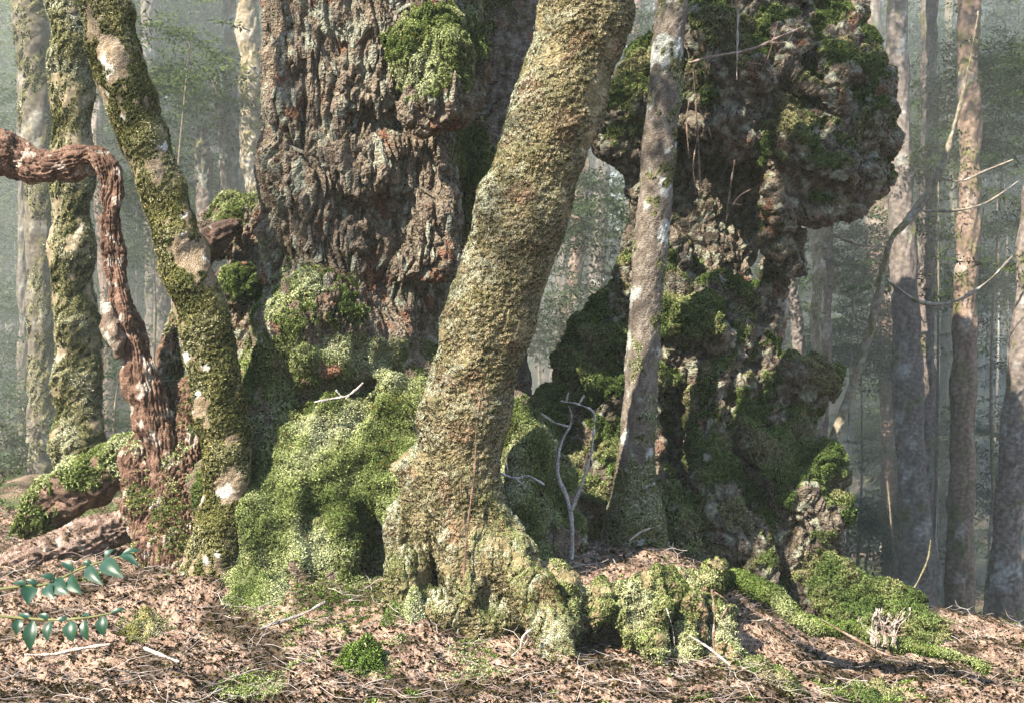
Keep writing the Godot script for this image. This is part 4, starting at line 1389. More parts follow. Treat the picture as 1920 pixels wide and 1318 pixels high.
	for z in zones:
		var n := 24 if z[0] != 1030 else 8
		for i in n:
			var d := rng.randf_range(20.0, 42.0)
			var px := rng.randf_range(z[0], z[1])
			var r := rng.randf_range(3.5, 10.0)
			var tilt := rng.randf_range(-25.0, 25.0)
			var gy := pxy(Vector3((px - 960.0) / FOCAL * d, height((px - 960.0) / FOCAL * d, -d), -d)).y
			var kind := rng.randi() % 4
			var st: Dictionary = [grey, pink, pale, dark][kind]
			var tone: String = ["grey", "reddish", "pale", "dark"][kind] + (" nearer" if d < 29.0 else " distant")
			var where := "at the far left edge"
			for q in [[110, "behind the olive-furred trunk"], [230, "behind the red snag"], [370, "left of the giant tree"], [900, "in the middle gap"], [1230, "behind the burl tree"], [1620, "beside the thick grey trunk"], [1780, "at the far right edge"]]:
				if px > q[0]: where = q[1]
			far_tree("hazy_tree", "slim hazy " + tone + " trunk deep in the forest " + where, [[px + tilt, -40, d, r], [px + tilt * 0.4, 300, d, r * 1.05], [px, 600, d, r * 1.1], [px, gy, d, r * 1.3]], st, "hazy " + tone + " trunks " + where, 30)

# ---------------------------------------------------------------- leafy growth between the trunks
func bush(called: String, label: String, px: float, py: float, d: float, sx: float, sy: float, n: int, size: float, pal: Array, group := "") -> void:
	var at := V(px, py, d)
	var gy := height(at.x, at.z)
	var t := thing(called, label, "sapling", Vector3(at.x, gy, at.z), group)
	var s := Vector4(at.x, gy - 0.1, at.z, 0.03)
	var top := Vector4(at.x + 0.1, at.y + 0.2, at.z, 0.008)
	var L := tube([s, (s + top) * 0.5 + Vector4(rng.randf_range(-0.2, 0.2), 0, 0, 0), top], 6, 16)
	dress(L, {"lump": 0.0, "a": Color(0.16, 0.13, 0.1), "b": Color(0.24, 0.2, 0.16)})
	part("stem", to_mesh(L), M.far, t)
	foliage(t, at, Vector3(sx * d / FOCAL, sy * d / FOCAL, 1.2), n, size, pal)

func build_undergrowth() -> void:
	bush("leafy_sapling", "bright fresh-green leafy sapling at top left behind the tilting mossy tree", 340, 110, 13.4, 90, 110, 110, 0.5, FRESH)
	bush("leafy_sapling", "dull green leafy sapling beside the snag's upright part", 265, 380, 15, 60, 160, 150, 0.5, GREENS)
	bush("leafy_sapling", "leafy sapling with low branches between snag and olive-furred trunk", 215, 700, 14, 50, 160, 120, 0.45, GREENS)
	bush("leafy_sapling", "dense leafy sapling low at the far left edge", 10, 640, 15.5, 60, 110, 110, 0.5, GREENS)
	bush("leafy_sapling", "bushy sapling between the two left edge trunks near the ground", 25, 790, 13.8, 40, 70, 80, 0.4, GREENS)
	bush("leafy_sapling", "small leafy sapling high at the far left edge", 60, 230, 15, 60, 120, 90, 0.5, GREENS)
	bush("leafy_sapling", "pale leafy sapling left of the giant tree, above the mossy burl", 350, 330, 17, 70, 150, 180, 0.55, GREENS)
	bush("leafy_sapling", "leafy sapling filling the upper middle gap", 1110, 400, 14, 60, 110, 135, 0.5, GREENS)
	bush("leafy_sapling", "twiggy green sapling low in the middle gap", 1040, 600, 14, 60, 110, 135, 0.5, GREENS)
	bush("leafy_sapling", "leafy sapling above the left burl beside the slender trunk", 1180, 80, 16, 40, 80, 90, 0.5, GREENS)
	bush("leafy_sapling", "bright green sapling between the dark and reddish brown trunks at right", 1790, 230, 14.5, 60, 110, 150, 0.5, FRESH)
	bush("leafy_sapling", "leafy sapling at the upper right edge of the picture", 1880, 160, 13.5, 60, 160, 210, 0.5, GREENS)
	bush("leafy_sapling", "leafy sapling under the great burl", 1590, 470, 15, 90, 60, 150, 0.5, GREENS)
	bush("leafy_sapling", "leafy sapling behind the slanting tree", 1600, 620, 16, 80, 110, 180, 0.5, GREENS)
	bush("leafy_sapling", "yellow-green sapling low behind the slanting tree", 1650, 790, 20, 60, 90, 180, 0.6, FRESH)
	bush("leafy_sapling", "dense low sapling right of the lowest burls", 1640, 960, 16, 60, 80, 120, 0.5, FRESH)
	bush("leafy_sapling", "leafy sapling at the right edge at mid height", 1870, 520, 15, 50, 130, 180, 0.5, GREENS)
	bush("leafy_sapling", "leafy sapling low at the right edge", 1865, 880, 16, 50, 130, 180, 0.5, GREENS)
	bush("leafy_sapling", "sparse leafy branches beside the dark trunk right of the great burl", 1745, 330, 13.4, 70, 120, 40, 0.4, GREENS)
	bush("leafy_sapling", "leafy branches around the reddish brown trunk at right", 1830, 420, 13.2, 60, 110, 50, 0.4, FRESH)
	bush("leafy_sapling", "thin leafy branches low beside the thick grey trunk", 1650, 930, 14.0, 70, 90, 40, 0.36, GREENS)
	# far leafage that closes the view
	for i in 160:
		var d := rng.randf_range(19.0, 48.0)
		var px := rng.randf_range(-60.0, 520.0) if i % 4 < 2 else rng.randf_range(1010.0, 1980.0)
		var py := rng.randf_range(-60.0, 850.0) if i < 130 else rng.randf_range(-80.0, 140.0)
		var where := "at the far left edge"
		for z in [[110, "behind the olive-furred trunk"], [230, "behind the red snag"], [370, "left of the giant tree"], [900, "in the middle gap"], [1230, "behind the burl tree"], [1620, "beside the thick grey trunk"], [1780, "at the far right edge"]]:
			if px > z[0]: where = z[1]
		var how: String = ("upper " if py < 250 else "lower " if py > 560 else "") + ("fresh-green" if i % 2 == 0 else "dull green") + (" nearer" if d < 30 else " distant")
		bush("forest_sapling", "hazy " + how + " young tree deep in the forest " + where, px, py, d, 130.0, 170.0, 140, 0.9, GREENS if i % 2 else FRESH, "hazy " + how + " trees " + where)

# ---------------------------------------------------------------- leaf litter, twigs, ground moss
func twig_mesh(sd: int) -> ArrayMesh:
	var r := RandomNumberGenerator.new()
	r.seed = sd
	var p := []
	var at := Vector3(-0.5, 0, 0)
	var dir := Vector3(1, 0, 0)
	for i in 6:
		p.append(Vector4(at.x, at.y, at.z, 0.0065 * (1.0 - i * 0.13)))
		dir = (dir + Vector3(0, r.randfn() * 0.25, r.randfn() * 0.35)).normalized()
		at += dir * 0.2
	var B := tube(p, 4, 10)
	B.c.fill(Color.WHITE)
	if sd % 2 == 0:
		var a: Vector4 = p[2]
		var S := tube([a, a + Vector4(0.15, 0.05, 0.12, -0.003), a + Vector4(0.26, 0.12, 0.2, -0.005)], 4, 5)
		var k: int = B.v.size()
		B.v.append_array(S.v)
		B.n.append_array(S.n)
		S.c.fill(Color.WHITE)
		B.c.append_array(S.c)
		for x in S.t: B.t.append(x + k)
	return to_mesh(B)

func build_litter() -> void:
	var fern_x: Array[Transform3D] = []
	var fern_c := PackedColorArray()
	for i in 5200:
		var d := rng.randf_range(10.2, 34.0)
		var x := rng.randf_range(-0.62, 0.62) * d
		if N1.get_noise_2d(x * 0.6, d * 0.6) < -0.15: continue
		var b := Basis.from_euler(Vector3(rng.randf_range(-0.9, -0.2), rng.randf() * TAU, rng.randf_range(-0.3, 0.3))) * rng.randf_range(0.2, 0.5)
		fern_x.append(Transform3D(b, Vector3(x, height(x, -d), -d)))
		fern_c.append(GREENS[rng.randi() % GREENS.size()] * rng.randf_range(0.6, 1.1))
	tag(multi("undergrowth", M.spray, M.foliage, fern_x, fern_c, self), "low ferny green growth covering the forest floor behind the trees", "undergrowth", "", "stuff")
	var xf: Array[Transform3D] = []
	var cols := PackedColorArray()
	var moss_x: Array[Transform3D] = []
	var moss_c := PackedColorArray()
	var mp := spots([[270, 1140, 6.6, 80, 1.6], [600, 1090, 6.9, 220, 1.3], [460, 1240, 5.9, 110, 1.6], [680, 1215, 6.1, 90, 0.9], [880, 1190, 6.3, 150, 1.0], [560, 1190, 6.2, 80, 0.6], [1420, 1220, 6.5, 140, 1.2], [1640, 1240, 6.6, 150, 1.2], [1250, 1240, 6.4, 80, 0.5], [1790, 1240, 6.7, 60, 0.8], [430, 1110, 7.2, 80, 0.7], [330, 1060, 7.5, 60, 0.6], [1150, 1000, 8.6, 90, 0.4]])
	for i in 130000:
		var d := 4.9 + 5.2 * pow(rng.randf(), 1.3)
		var x := rng.randf_range(-0.53, 0.53) * d
		var p := Vector3(x, height(x, -d), -d)
		p.y += 0.018 * N1.get_noise_3dv(p * 14.0)
		var w := spot_weight(mp, p) + 0.5 * N1.get_noise_3dv(p * 3.1 + Vector3(8, 0, 3)) + 0.25 * N1.get_noise_3dv(p * 11.0)
		if w > 0.42 and rng.randf() < 0.93:
			var k := clampf(0.5 + 0.9 * N1.get_noise_3dv(p * 2.2) + rng.randfn() * 0.2, 0, 0.999) * 4.0
			moss_x.append(on_surface(p, Vector3(rng.randfn() * 0.3, 1, rng.randfn() * 0.3).normalized(), rng.randf_range(0.012, 0.024)))
			moss_c.append(MOSS_BRIGHT[int(k)].lerp(MOSS_BRIGHT[int(k) + 1], k - int(k)))
			continue
		var nn := Vector3(rng.randfn() * 0.45, 1, rng.randfn() * 0.45).normalized()
		xf.append(on_surface(p + Vector3(0, 0.008, 0), nn, 0.005 + 0.016 * pow(rng.randf(), 2.4)))
		var tone := N1.get_noise_3dv(p * 1.7 + Vector3(2, 0, 8)) + 0.5 * N1.get_noise_3dv(p * 6.0)
		var lc: Color = LEAF_PAL[rng.randi() % LEAF_PAL.size()] * rng.randf_range(0.7, 1.2)
		if tone < -0.12: lc = lc.lerp(Color(0.2, 0.15, 0.13), 0.55)
		elif tone > 0.25: lc = lc.lerp(Color(0.66, 0.58, 0.54), 0.4)
		cols.append(lc)
	var o := multi("leaf_litter", M.dead_leaf, M.moss, xf, cols, self)
	tag(o, "pinkish brown fallen leaves carpeting the forest floor", "leaf litter", "", "stuff")
	o = multi("ground_moss", M.tuft, M.moss, moss_x, moss_c, self)
	tag(o, "low green moss growing in patches on the forest floor", "moss", "", "stuff")
	for k in 4:
		xf = []
		cols = PackedColorArray()
		for i in 1300:
			var d := 4.9 + 4.5 * pow(rng.randf(), 1.2)
			var x := rng.randf_range(-0.53, 0.53) * d
			var p := Vector3(x, height(x, -d) + 0.012, -d)
			var b := Basis.from_euler(Vector3(rng.randf_range(-0.25, 0.25), rng.randf() * TAU, rng.randf_range(-0.2, 0.2))) * rng.randf_range(0.08, 0.34)
			xf.append(Transform3D(b, p))
			cols.append([Color(0.34, 0.30, 0.29), Color(0.25, 0.19, 0.17), Color(0.42, 0.38, 0.37), Color(0.16, 0.125, 0.12)][rng.randi() % 4])
		o = multi("twig_litter" if k == 0 else "twig_litter_%03d" % k, twig_mesh(40 + k), M.moss, xf, cols, self)
		tag(o, ["straight grey fallen twigs strewn over the leaf litter", "forked thin fallen twigs strewn over the leaf litter", "bent brown fallen twigs strewn over the leaf litter", "short curled fallen twigs strewn over the leaf litter"][k], "twigs", "", "stuff")

# ---------------------------------------------------------------- single sticks
func stick(called: String, label: String, cat: String, branches: Array, a: Color, b: Color, group := "") -> Node3D:
	var first: Array = branches[0][0]
	var t := thing(called, label, cat, V(first[0], first[1], first[2]), group)
	var k := 0
	for rows in branches:
		var thin: Array = rows.duplicate(true)
		for q in thin: q[3] *= (0.5 if called == "twig_clump" else 0.58)
		var B := grown(thin, 8, 16 * (rows.size() - 1))
		dress(B, {"lump": 0.006, "lump_freq": 9.0, "fine": 0.002, "a": a, "b": b, "patch_at": 0.9, "moss": -1.0})
		part("stem" if k == 0 else "branch", to_mesh(B), M.fine, t)
		k += 1
	return t

func build_sticks() -> void:
	var ga := Color(0.32, 0.29, 0.28)
	var gb := Color(0.5, 0.47, 0.45)
	var ba := Color(0.2, 0.13, 0.10)
	var bb := Color(0.33, 0.24, 0.2)
	cushion("cushion of bright feathery moss on the litter at bottom centre", 680, 1208, 6.15, 44, 0.09, MOSS_BRIGHT, 0.02)
	cushion("low pale moss cushion on the litter right of the leaf sprigs", 275, 1143, 6.6, 50, 0.04, MOSS_YELLOW, 0.012)
	cushion("mossy mound against the leaning tree's left foot", 770, 1095, 6.72, 56, 0.14, MOSS_GREEN, 0.013)
	cushion("spread moss cushion at the bottom edge left of centre", 470, 1245, 5.8, 70, 0.03, MOSS_BRIGHT, 0.014)
	cushion("green moss mound beside the mossy root at lower right", 1450, 1215, 6.5, 60, 0.07, MOSS_DEEP, 0.014)
	cushion("small moss mound at the bottom right under the root", 1640, 1232, 6.55, 60, 0.06, MOSS_DEEP, 0.014)
	cushion("green moss mound left of the giant's foot", 480, 1105, 7.0, 66, 0.08, MOSS_GREEN, 0.013)
	stick("dead_sapling", "grey forked dead sapling standing in the hollow between the trees", "dead sapling", [
		[[1072, 1050, 7.5, 8], [1072, 980, 7.5, 7], [1062, 930, 7.5, 6], [1046, 890, 7.5, 6], [1050, 840, 7.5, 5], [1068, 800, 7.5, 4]],
		[[1070, 960, 7.5, 5], [1090, 910, 7.45, 5], [1108, 850, 7.4, 4], [1114, 800, 7.4, 3.5], [1112, 772, 7.4, 3], [1085, 758, 7.4, 2.5], [1052, 752, 7.4, 2]],
		[[1068, 800, 7.5, 3], [1040, 792, 7.5, 2.5], [1015, 775, 7.5, 1.6]], [[1068, 800, 7.5, 3], [1072, 780, 7.5, 2.4], [1066, 760, 7.5, 1.6]],
		[[1085, 758, 7.4, 2], [1095, 742, 7.4, 1.4]], [[1062, 752, 7.4, 2], [1066, 736, 7.4, 1.2]], [[1112, 772, 7.4, 2], [1122, 765, 7.4, 1.4]]], Color(0.36, 0.33, 0.33), Color(0.55, 0.52, 0.52))
	stick("fallen_branch", "long brown stick lodged across the top of the burl tree", "branch", [[[1292, 118, 8.8, 5], [1340, 106, 8.75, 5], [1410, 92, 8.7, 4.5], [1460, 70, 8.7, 4], [1508, 50, 8.7, 3]], [[1440, 80, 8.7, 2.5], [1475, 78, 8.7, 2], [1490, 58, 8.7, 1.4]]], Color(0.28, 0.2, 0.18), Color(0.45, 0.36, 0.32))
	stick("fallen_branch", "thin upright stick crossing the brown one on the burl tree", "branch", [[[1384, 20, 8.65, 3.5], [1383, 90, 8.65, 3], [1382, 150, 8.65, 2.5]]], ga, gb)
	stick("fallen_branch", "slanting twig beneath the upright stick on the burl tree", "branch", [[[1460, 40, 8.7, 2.4], [1440, 110, 8.7, 2.2], [1420, 150, 8.75, 2]], [[1400, 118, 8.7, 2], [1430, 122, 8.7, 2], [1452, 145, 8.72, 1.6]]], ba, bb)
	stick("hanging_vine", "thin pale vine hanging before the burl tree's hollow", "vine", [[[1378, 300, 8.75, 2.2], [1370, 350, 8.75, 2.2], [1362, 410, 8.75, 2], [1356, 480, 8.75, 1.6]], [[1362, 410, 8.75, 1.8], [1385, 370, 8.75, 1.5], [1420, 350, 8.75, 1.2]], [[1366, 380, 8.75, 1.5], [1390, 385, 8.75, 1]]], ba, bb)
	stick("hanging_vine", "tangled rootlets hanging right beside the slender pale trunk", "vine", [[[1300, 130, 8.85, 2.2], [1305, 200, 8.8, 2], [1310, 270, 8.8, 2], [1313, 360, 8.8, 1.4]], [[1308, 260, 8.8, 1.6], [1300, 310, 8.8, 1.4], [1304, 350, 8.8, 1]], [[1304, 190, 8.8, 1.6], [1325, 230, 8.8, 1.4], [1335, 260, 8.8, 1]], [[1300, 160, 8.85, 1.6], [1288, 220, 8.8, 1.4], [1292, 290, 8.8, 1]]], ba, bb)
	stick("climbing_vine", "thin brown vine climbing the leaning tree's foot", "vine", [[[868, 1098, 6.5, 5], [872, 1040, 6.58, 4], [880, 960, 6.62, 3.6], [890, 880, 6.64, 3], [893, 800, 6.66, 2.4], [905, 720, 6.68, 1.6]], [[874, 1010, 6.6, 2.4], [866, 950, 6.62, 2], [862, 890, 6.64, 1.6]]], Color(0.13, 0.08, 0.055), Color(0.22, 0.14, 0.1))
	stick("fallen_branch", "dark stick lying on the litter left of centre", "branch", [[[490, 1178, 6.4, 4], [530, 1164, 6.45, 5], [570, 1150, 6.5, 5], [610, 1128, 6.55, 5]], [[530, 1164, 6.45, 3], [510, 1168, 6.4, 2.4], [488, 1190, 6.35, 2]]], Color(0.2, 0.17, 0.17), Color(0.36, 0.33, 0.33))
	stick("fallen_branch", "pale forked twig resting on the giant tree's moss ledge", "branch", [[[588, 754, 7.2, 2.2], [620, 748, 7.2, 2.4], [655, 740, 7.2, 2.2], [680, 718, 7.2, 1.5]], [[640, 744, 7.2, 1.8], [630, 732, 7.2, 1.2]], [[648, 748, 7.2, 2], [665, 730, 7.2, 1.2]]], ga, gb)
	stick("fallen_branch", "pale stick on the litter near the lower left corner", "branch", [[[45, 1228, 5.75, 4], [100, 1226, 5.75, 5], [150, 1216, 5.8, 5], [205, 1208, 5.85, 3.5]]], Color(0.5, 0.38, 0.32), Color(0.65, 0.55, 0.48))
	stick("fallen_branch", "pale stick on the litter below the giant tree's left foot", "branch", [[[270, 1215, 5.9, 3.5], [300, 1228, 5.85, 5], [335, 1240, 5.8, 4]]], Color(0.5, 0.4, 0.35), Color(0.65, 0.57, 0.5))
	stick("fallen_branch", "thin stick lying under the mossy root on the right", "branch", [[[1540, 1160, 6.85, 3], [1590, 1190, 6.8, 4], [1650, 1222, 6.7, 4], [1690, 1235, 6.65, 2]]], ba, bb)
	stick("fallen_branch", "grey twig arched over the hollow right of the leaning tree", "branch", [[[936, 886, 7.2, 3], [965, 896, 7.2, 4], [990, 892, 7.2, 3.4], [1020, 908, 7.2, 2]], [[965, 896, 7.2, 2.6], [985, 912, 7.2, 1.8]], [[955, 892, 7.2, 2], [945, 860, 7.2, 1.4]]], Color(0.42, 0.4, 0.42), Color(0.6, 0.58, 0.6))
	stick("fallen_branch", "grey branching twig lying on the saddle between the trees", "branch", [[[1100, 1040, 7.7, 2.6], [1140, 1055, 7.6, 3], [1190, 1080, 7.5, 3], [1240, 1090, 7.45, 2]], [[1140, 1055, 7.6, 2], [1125, 1085, 7.5, 1.6]], [[1160, 1066, 7.55, 2], [1140, 1030, 7.6, 1.4]]], Color(0.33, 0.31, 0.34), Color(0.5, 0.48, 0.52))
	stick("fallen_branch", "tan twig leaning on the slender pale trunk's foot", "branch", [[[1180, 1014, 7.8, 2.4], [1205, 996, 7.85, 2.4], [1240, 984, 7.9, 1.8]]], Color(0.4, 0.32, 0.26), Color(0.52, 0.44, 0.37))
	stick("bent_twig", "yellowish bent stem rising behind the mossy feet at right", "stem", [[[1700, 1126, 9.5, 3], [1722, 1090, 9.5, 3], [1740, 1050, 9.5, 2.6], [1746, 1012, 9.5, 1.6]]], Color(0.2, 0.18, 0.1), Color(0.28, 0.25, 0.15))
	# pale coral-like twig clump
	var rows := [[[1660, 1208, 6.75, 3], [1655, 1180, 6.75, 2.4], [1648, 1150, 6.75, 1.4]]]
	for i in 15:
		var x0 := 1636.0 + rng.randf() * 46.0
		var x1 := x0 + rng.randfn() * 11.0
		var y1 := 1168.0 + rng.randf() * 16.0
		var z1 := 6.72 + rng.randf() * 0.12
		rows.append([[x0, 1212, 6.76, 2.3], [x0 + rng.randfn() * 3.0, 1198, 6.75, 2.1], [x1, y1, z1, 1.7]])
		for k in 2:
			var x2 := x1 + rng.randfn() * 11.0
			var y2 := y1 - rng.randf_range(10.0, 22.0)
			rows.append([[x1, y1, z1, 1.5], [lerpf(x1, x2, 0.6), lerpf(y1, y2, 0.5), z1, 1.3], [x2, y2, z1 + rng.randfn() * 0.03, 1.0]])
			rows.append([[x2, y2, z1, 1.0], [x2 + rng.randfn() * 7.0, y2 - rng.randf_range(5.0, 14.0), z1, 0.7]])
	stick("twig_clump", "bushy clump of pale pinkish dead twigs behind the mossy root", "twigs", rows, Color(0.40, 0.32, 0.28), Color(0.55, 0.47, 0.42))
	# rootlets hanging at the bank's edge and twigs before its hollows
	stick("hanging_root", "bare rootlet hanging down the right end of the root bank", "root", [[[1335, 1105, 6.6, 3], [1340, 1150, 6.55, 3.4], [1338, 1200, 6.5, 3], [1345, 1245, 6.45, 2.4]], [[1340, 1110, 6.6, 2.4], [1365, 1130, 6.55, 2], [1352, 1160, 6.55, 1.4]]], ba, bb)
	stick("hanging_root", "thin pale rootlet hanging in the middle of the root bank", "root", [[[1250, 1140, 6.45, 2], [1262, 1180, 6.4, 2], [1266, 1220, 6.4, 1.4]]], ga, gb)
	stick("fallen_branch", "twigs crossing the dark hollow under the leaning tree's root", "branch", [[[938, 1190, 6.15, 2.4], [950, 1205, 6.15, 2.6], [966, 1218, 6.12, 2.4]], [[975, 1220, 6.12, 2.4], [980, 1195, 6.15, 2], [996, 1180, 6.2, 1.4]], [[960, 1230, 6.1, 2.2], [985, 1205, 6.15, 1.8], [990, 1190, 6.2, 1.4]]], Color(0.4, 0.3, 0.26), Color(0.55, 0.45, 0.4))
	stick("fallen_branch", "long thin grey twig slanting down the bank at lower right", "branch", [[[1290, 1190, 6.35, 2.2], [1330, 1215, 6.3, 2.4], [1370, 1248, 6.2, 2.2]]], ga, gb)

# ---------------------------------------------------------------- leafy sprigs close to the lens
func blade(base: Vector3, tip: Vector3, width: float, face: Vector3) -> ArrayMesh:
	var st := SurfaceTool.new()
	st.begin(Mesh.PRIMITIVE_TRIANGLES)
	var dir := tip - base
	var side := dir.cross(face).normalized()
	var nrm := side.cross(dir).normalized()
	var prof := [0.0, 0.55, 0.92, 1.0, 0.82, 0.48, 0.0]
	var pts := []
	for i in 7:
		var u := i / 6.0
		var c := base + dir * u + nrm * (sin(u * PI) * 0.12 - u * u * 0.1) * dir.length()
		var w: float = prof[i] * width * 0.5
		var row := []
		for j in 5:
			var s := (j - 2) / 2.0
			row.append(c + side * s * w + nrm * (absf(s) * w * 0.35))
		pts.append(row)
	st.set_smooth_group(0)
	for i in 6:
		for j in 4:
			for p in [pts[i][j], pts[i + 1][j], pts[i][j + 1], pts[i][j + 1], pts[i + 1][j], pts[i + 1][j + 1]]:
				st.add_vertex(p)
	st.generate_normals()
	return st.commit()

func sprig(label: String, stem: Array, leaves: Array, d: float) -> void:
	var t := thing("leafy_sprig", label, "sprig", V(stem[0][0], stem[0][1], d))
	var B := grown(stem, 8, 60)
	dress(B, {"lump": 0.0, "fine": 0.0, "a": Color(0.1, 0.11, 0.05), "b": Color(0.16, 0.16, 0.075), "patch_at": 2.0, "moss": -2.0})
	grows = part("stem", to_mesh(B), M.wood, t)
	for l in leaves:
		var a := V(l[0], l[1], d)
		var b := V(l[2], l[3], d - l[5])
		b = a + (b - a) * rng.randf_range(0.85, 1.2) + Vector3(rng.randfn(), rng.randfn(), rng.randfn() * 2.0) * 0.004
		part("leaf", blade(a, b, float(l[4]) * d / FOCAL, Vector3(l[6] + rng.randfn() * 0.25, l[7] + rng.randfn() * 0.3, 1.0).normalized()), M.glossy, t)

func build_sprigs() -> void:
	var m := StandardMaterial3D.new()
	m.albedo_color = Color(0.055, 0.17, 0.13)
	m.roughness = 0.42
	m.metallic_specular = 0.4
	m.backlight_enabled = true
	m.backlight = Color(0.2, 0.35, 0.1)
	M.glossy = m
	# px, py -> tip px, py, width px, nearer, facing x, y, tone
	sprig("upper glossy leaf sprig reaching in from the left edge", [[-60, 1112, 3.0, 2.5], [33, 1100, 3.0, 2.4], [90, 1094, 3.0, 2.2], [150, 1066, 3.0, 2], [200, 1050, 3.0, 1.6], [236, 1040, 3.0, 1]], [
		[52, 1098, 50, 1130, 30, 0.05, 0.1, 0.5, 0], [50, 1098, 16, 1094, 14, 0.0, 0, 1.6, 1], [88, 1096, 97, 1128, 24, 0.05, -0.2, 0.4, 0], [70, 1096, 44, 1078, 12, 0.0, 0, 1.4, 1], [100, 1090, 120, 1114, 34, 0.05, -0.3, 0.5, 0],
		[104, 1088, 74, 1074, 16, 0.0, 0, 1.4, 1], [132, 1076, 150, 1106, 28, 0.05, -0.2, 0.5, 0], [138, 1072, 116, 1056, 16, 0.0, 0, 1.4, 1], [162, 1062, 190, 1088, 24, 0.05, -0.3, 0.5, 0], [170, 1058, 154, 1048, 14, 0.0, 0, 1.4, 1],
		[190, 1052, 232, 1082, 32, 0.05, -0.3, 0.6, 0], [196, 1048, 208, 1032, 16, 0.0, 0, 1.3, 1], [222, 1042, 258, 1052, 18, 0.03, 0, 1.0, 1], [226, 1040, 258, 1028, 13, 0.0, 0, 1.4, 1]], 3.0)
	sprig("lower dark glossy leaf sprig reaching in from the left edge", [[-60, 1150, 2.9, 2.5], [33, 1158, 2.9, 2.4], [100, 1162, 2.9, 2.2], [160, 1158, 2.9, 2], [205, 1150, 2.9, 1.6], [232, 1145, 2.9, 1]], [
		[34, 1160, 30, 1196, 20, 0.03, 0.3, 0.4, 0], [62, 1162, 56, 1210, 26, 0.03, 0.1, 0.4, 0], [96, 1162, 84, 1198, 20, 0.03, 0.3, 0.4, 0], [132, 1162, 130, 1210, 28, 0.03, 0, 0.4, 0], [158, 1160, 164, 1196, 20, 0.03, -0.2, 0.4, 0], [192, 1154, 193, 1198, 25, 0.03, 0, 0.4, 0],
		[60, 1162, 34, 1152, 12, 0, 0, 1.6, 0], [92, 1162, 70, 1150, 12, 0, 0, 1.6, 0], [128, 1162, 104, 1164, 12, 0, 0, 1.6, 0], [168, 1156, 144, 1158, 12, 0, 0, 1.6, 0], [205, 1150, 232, 1142, 10, 0, 0, 1.6, 0]], 2.9)

# ---------------------------------------------------------------- loose plates of bark on the giant
func plate_mesh(sd: int, col: Color) -> ArrayMesh:
	var r := RandomNumberGenerator.new()
	r.seed = sd
	var n := 9
	var rim := []
	var top := []
	for i in n:
		var th := TAU * i / n
		var k := r.randf_range(0.72, 1.15)
		var x := signf(cos(th)) * pow(absf(cos(th)), 0.55) * 0.5 * k
		var z := signf(sin(th)) * pow(absf(sin(th)), 0.55) * 0.5 * k
		rim.append(Vector3(x, -0.35, z))
		top.append(Vector3(x * 0.86, r.randf_range(0.0, 0.3) - 0.25 * x * x * 4.0, z * 0.9))
	var st := SurfaceTool.new()
	st.begin(Mesh.PRIMITIVE_TRIANGLES)
	var c := Vector3(r.randf_range(-0.1, 0.1), 0.28, r.randf_range(-0.2, 0.2))
	for i in n:
		var j := (i + 1) % n
		var k := r.randf_range(0.85, 1.15)
		st.set_color(Color(col.r * k, col.g * k, col.b * k))
		for tri in [[c, top[i], top[j]], [top[i], rim[i], top[j]], [top[j], rim[i], rim[j]]]:
			var nn: Vector3 = (tri[1] - tri[0]).cross(tri[2] - tri[0]).normalized()
			if nn.dot((tri[0] + tri[1] + tri[2]) / 3.0 + Vector3(0, 0.4, 0)) < 0: nn = -nn
			for q in tri:
				st.set_normal(nn)
				st.add_vertex(q)
	return st.commit()

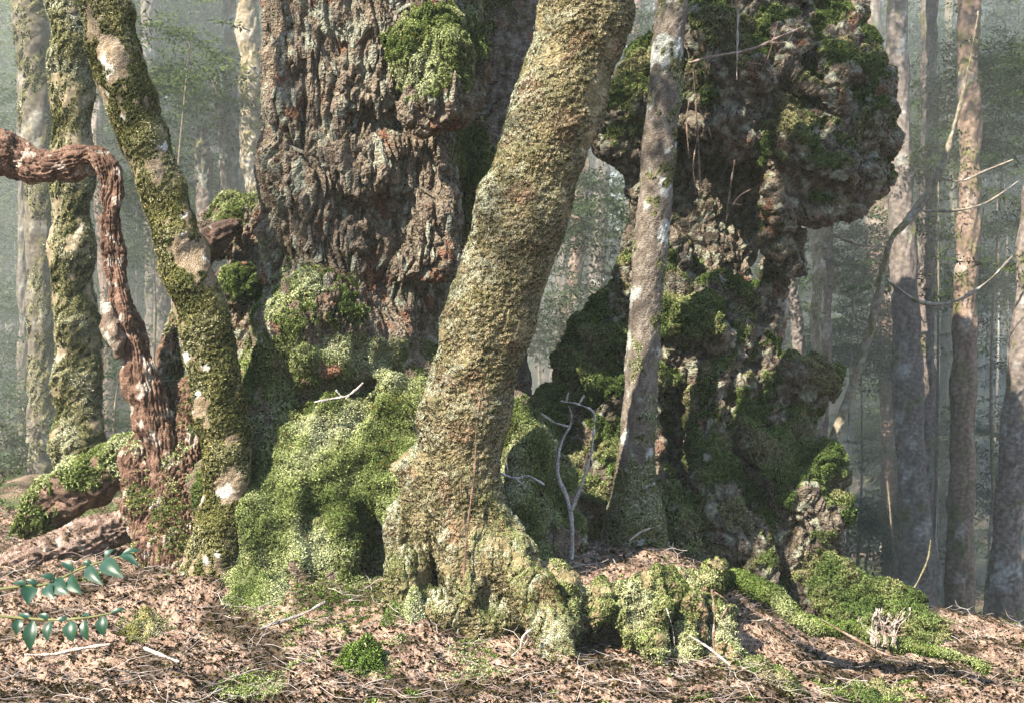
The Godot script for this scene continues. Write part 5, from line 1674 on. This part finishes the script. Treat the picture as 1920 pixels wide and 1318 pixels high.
func bark_plates(B: Dictionary, tree: Node3D) -> void:
	var meshes := []
	for i in 10:
		meshes.append(plate_mesh(60 + i, [Color(0.185, 0.16, 0.13), Color(0.14, 0.112, 0.09), Color(0.24, 0.25, 0.205), Color(0.18, 0.145, 0.118), Color(0.21, 0.205, 0.165)][i % 5]))
	var v: PackedVector3Array = B.v
	var n: PackedVector3Array = B.n
	var m: PackedFloat32Array = B.m
	var tries := 0
	var made := 0
	while made < 290 and tries < 40000:
		tries += 1
		var i := rng.randi() % v.size()
		var p := v[i]
		if p.y < 2.1 or p.y > 4.5 or m[i] > 0.1 or n[i].z < 0.15 or n[i].y < -0.35:
			continue
		var q := pxy(p)
		if q.x > 870.0 or q.x < 495.0:
			continue
		var down := Vector3(rng.randfn() * 0.13, -1.0, 0)
		down = (down - n[i] * down.dot(n[i])).normalized()
		var side := n[i].cross(down).normalized()
		var w := rng.randf_range(0.03, 0.065)
		var o := part("bark_plate", meshes[made % meshes.size()], M.bark, tree)
		o.transform = Transform3D(Basis(side * w, n[i] * rng.randf_range(0.022, 0.04), side.cross(n[i]) * rng.randf_range(0.08, 0.2)), p + n[i] * 0.006 - tree.position)
		made += 1

# ---------------------------------------------------------------- cushions of moss on the floor
func cushion(label: String, px: float, py: float, d: float, rpx: float, h: float, pal: Array, tuft: float) -> void:
	var at := V(px, py, d)
	at.y = height(at.x, at.z) - 0.02
	var r := rpx * d / FOCAL
	var v := PackedVector3Array()
	var t := PackedInt32Array()
	var rings := 12
	var sides := 36
	for i in rings + 1:
		for j in sides:
			var th := TAU * j / sides
			var u := float(i) / rings
			var rr := r * u * (1.0 + 0.35 * N1.get_noise_2d(cos(th) * 1.3 + px, sin(th) * 1.3))
			var p := at + Vector3(cos(th) * rr, 0, sin(th) * rr)
			p.y = height(p.x, p.z) - 0.02 + (h + 0.02) * (1.0 - u * u) * (1.0 + 0.8 * N1.get_noise_3dv(p * 9.0))
			v.append(p)
	for i in rings:
		for j in sides:
			var a := i * sides + j
			var b := i * sides + (j + 1) % sides
			t.append_array([a, b, a + sides, b, b + sides, a + sides])
	var n := vertex_normals(v, t)
	if n[sides * 6].y < 0.0:
		for i in range(0, t.size(), 3):
			var x := t[i + 1]
			t[i + 1] = t[i + 2]
			t[i + 2] = x
		n = vertex_normals(v, t)
	var c := PackedColorArray()
	var m := PackedFloat32Array()
	for p in v:
		c.append(Color(0.10, 0.115, 0.05))
		m.append(0.75 + 0.8 * N1.get_noise_3dv(p * 8.0))
	var B := {"v": v, "t": t, "n": n, "c": c, "m": m}
	var o := thing("moss_cushion", label, "moss", at)
	grows = part("mound", to_mesh(B), M.fine, o)
	cover(B, grows, 12000.0, tuft, pal, 0.0)
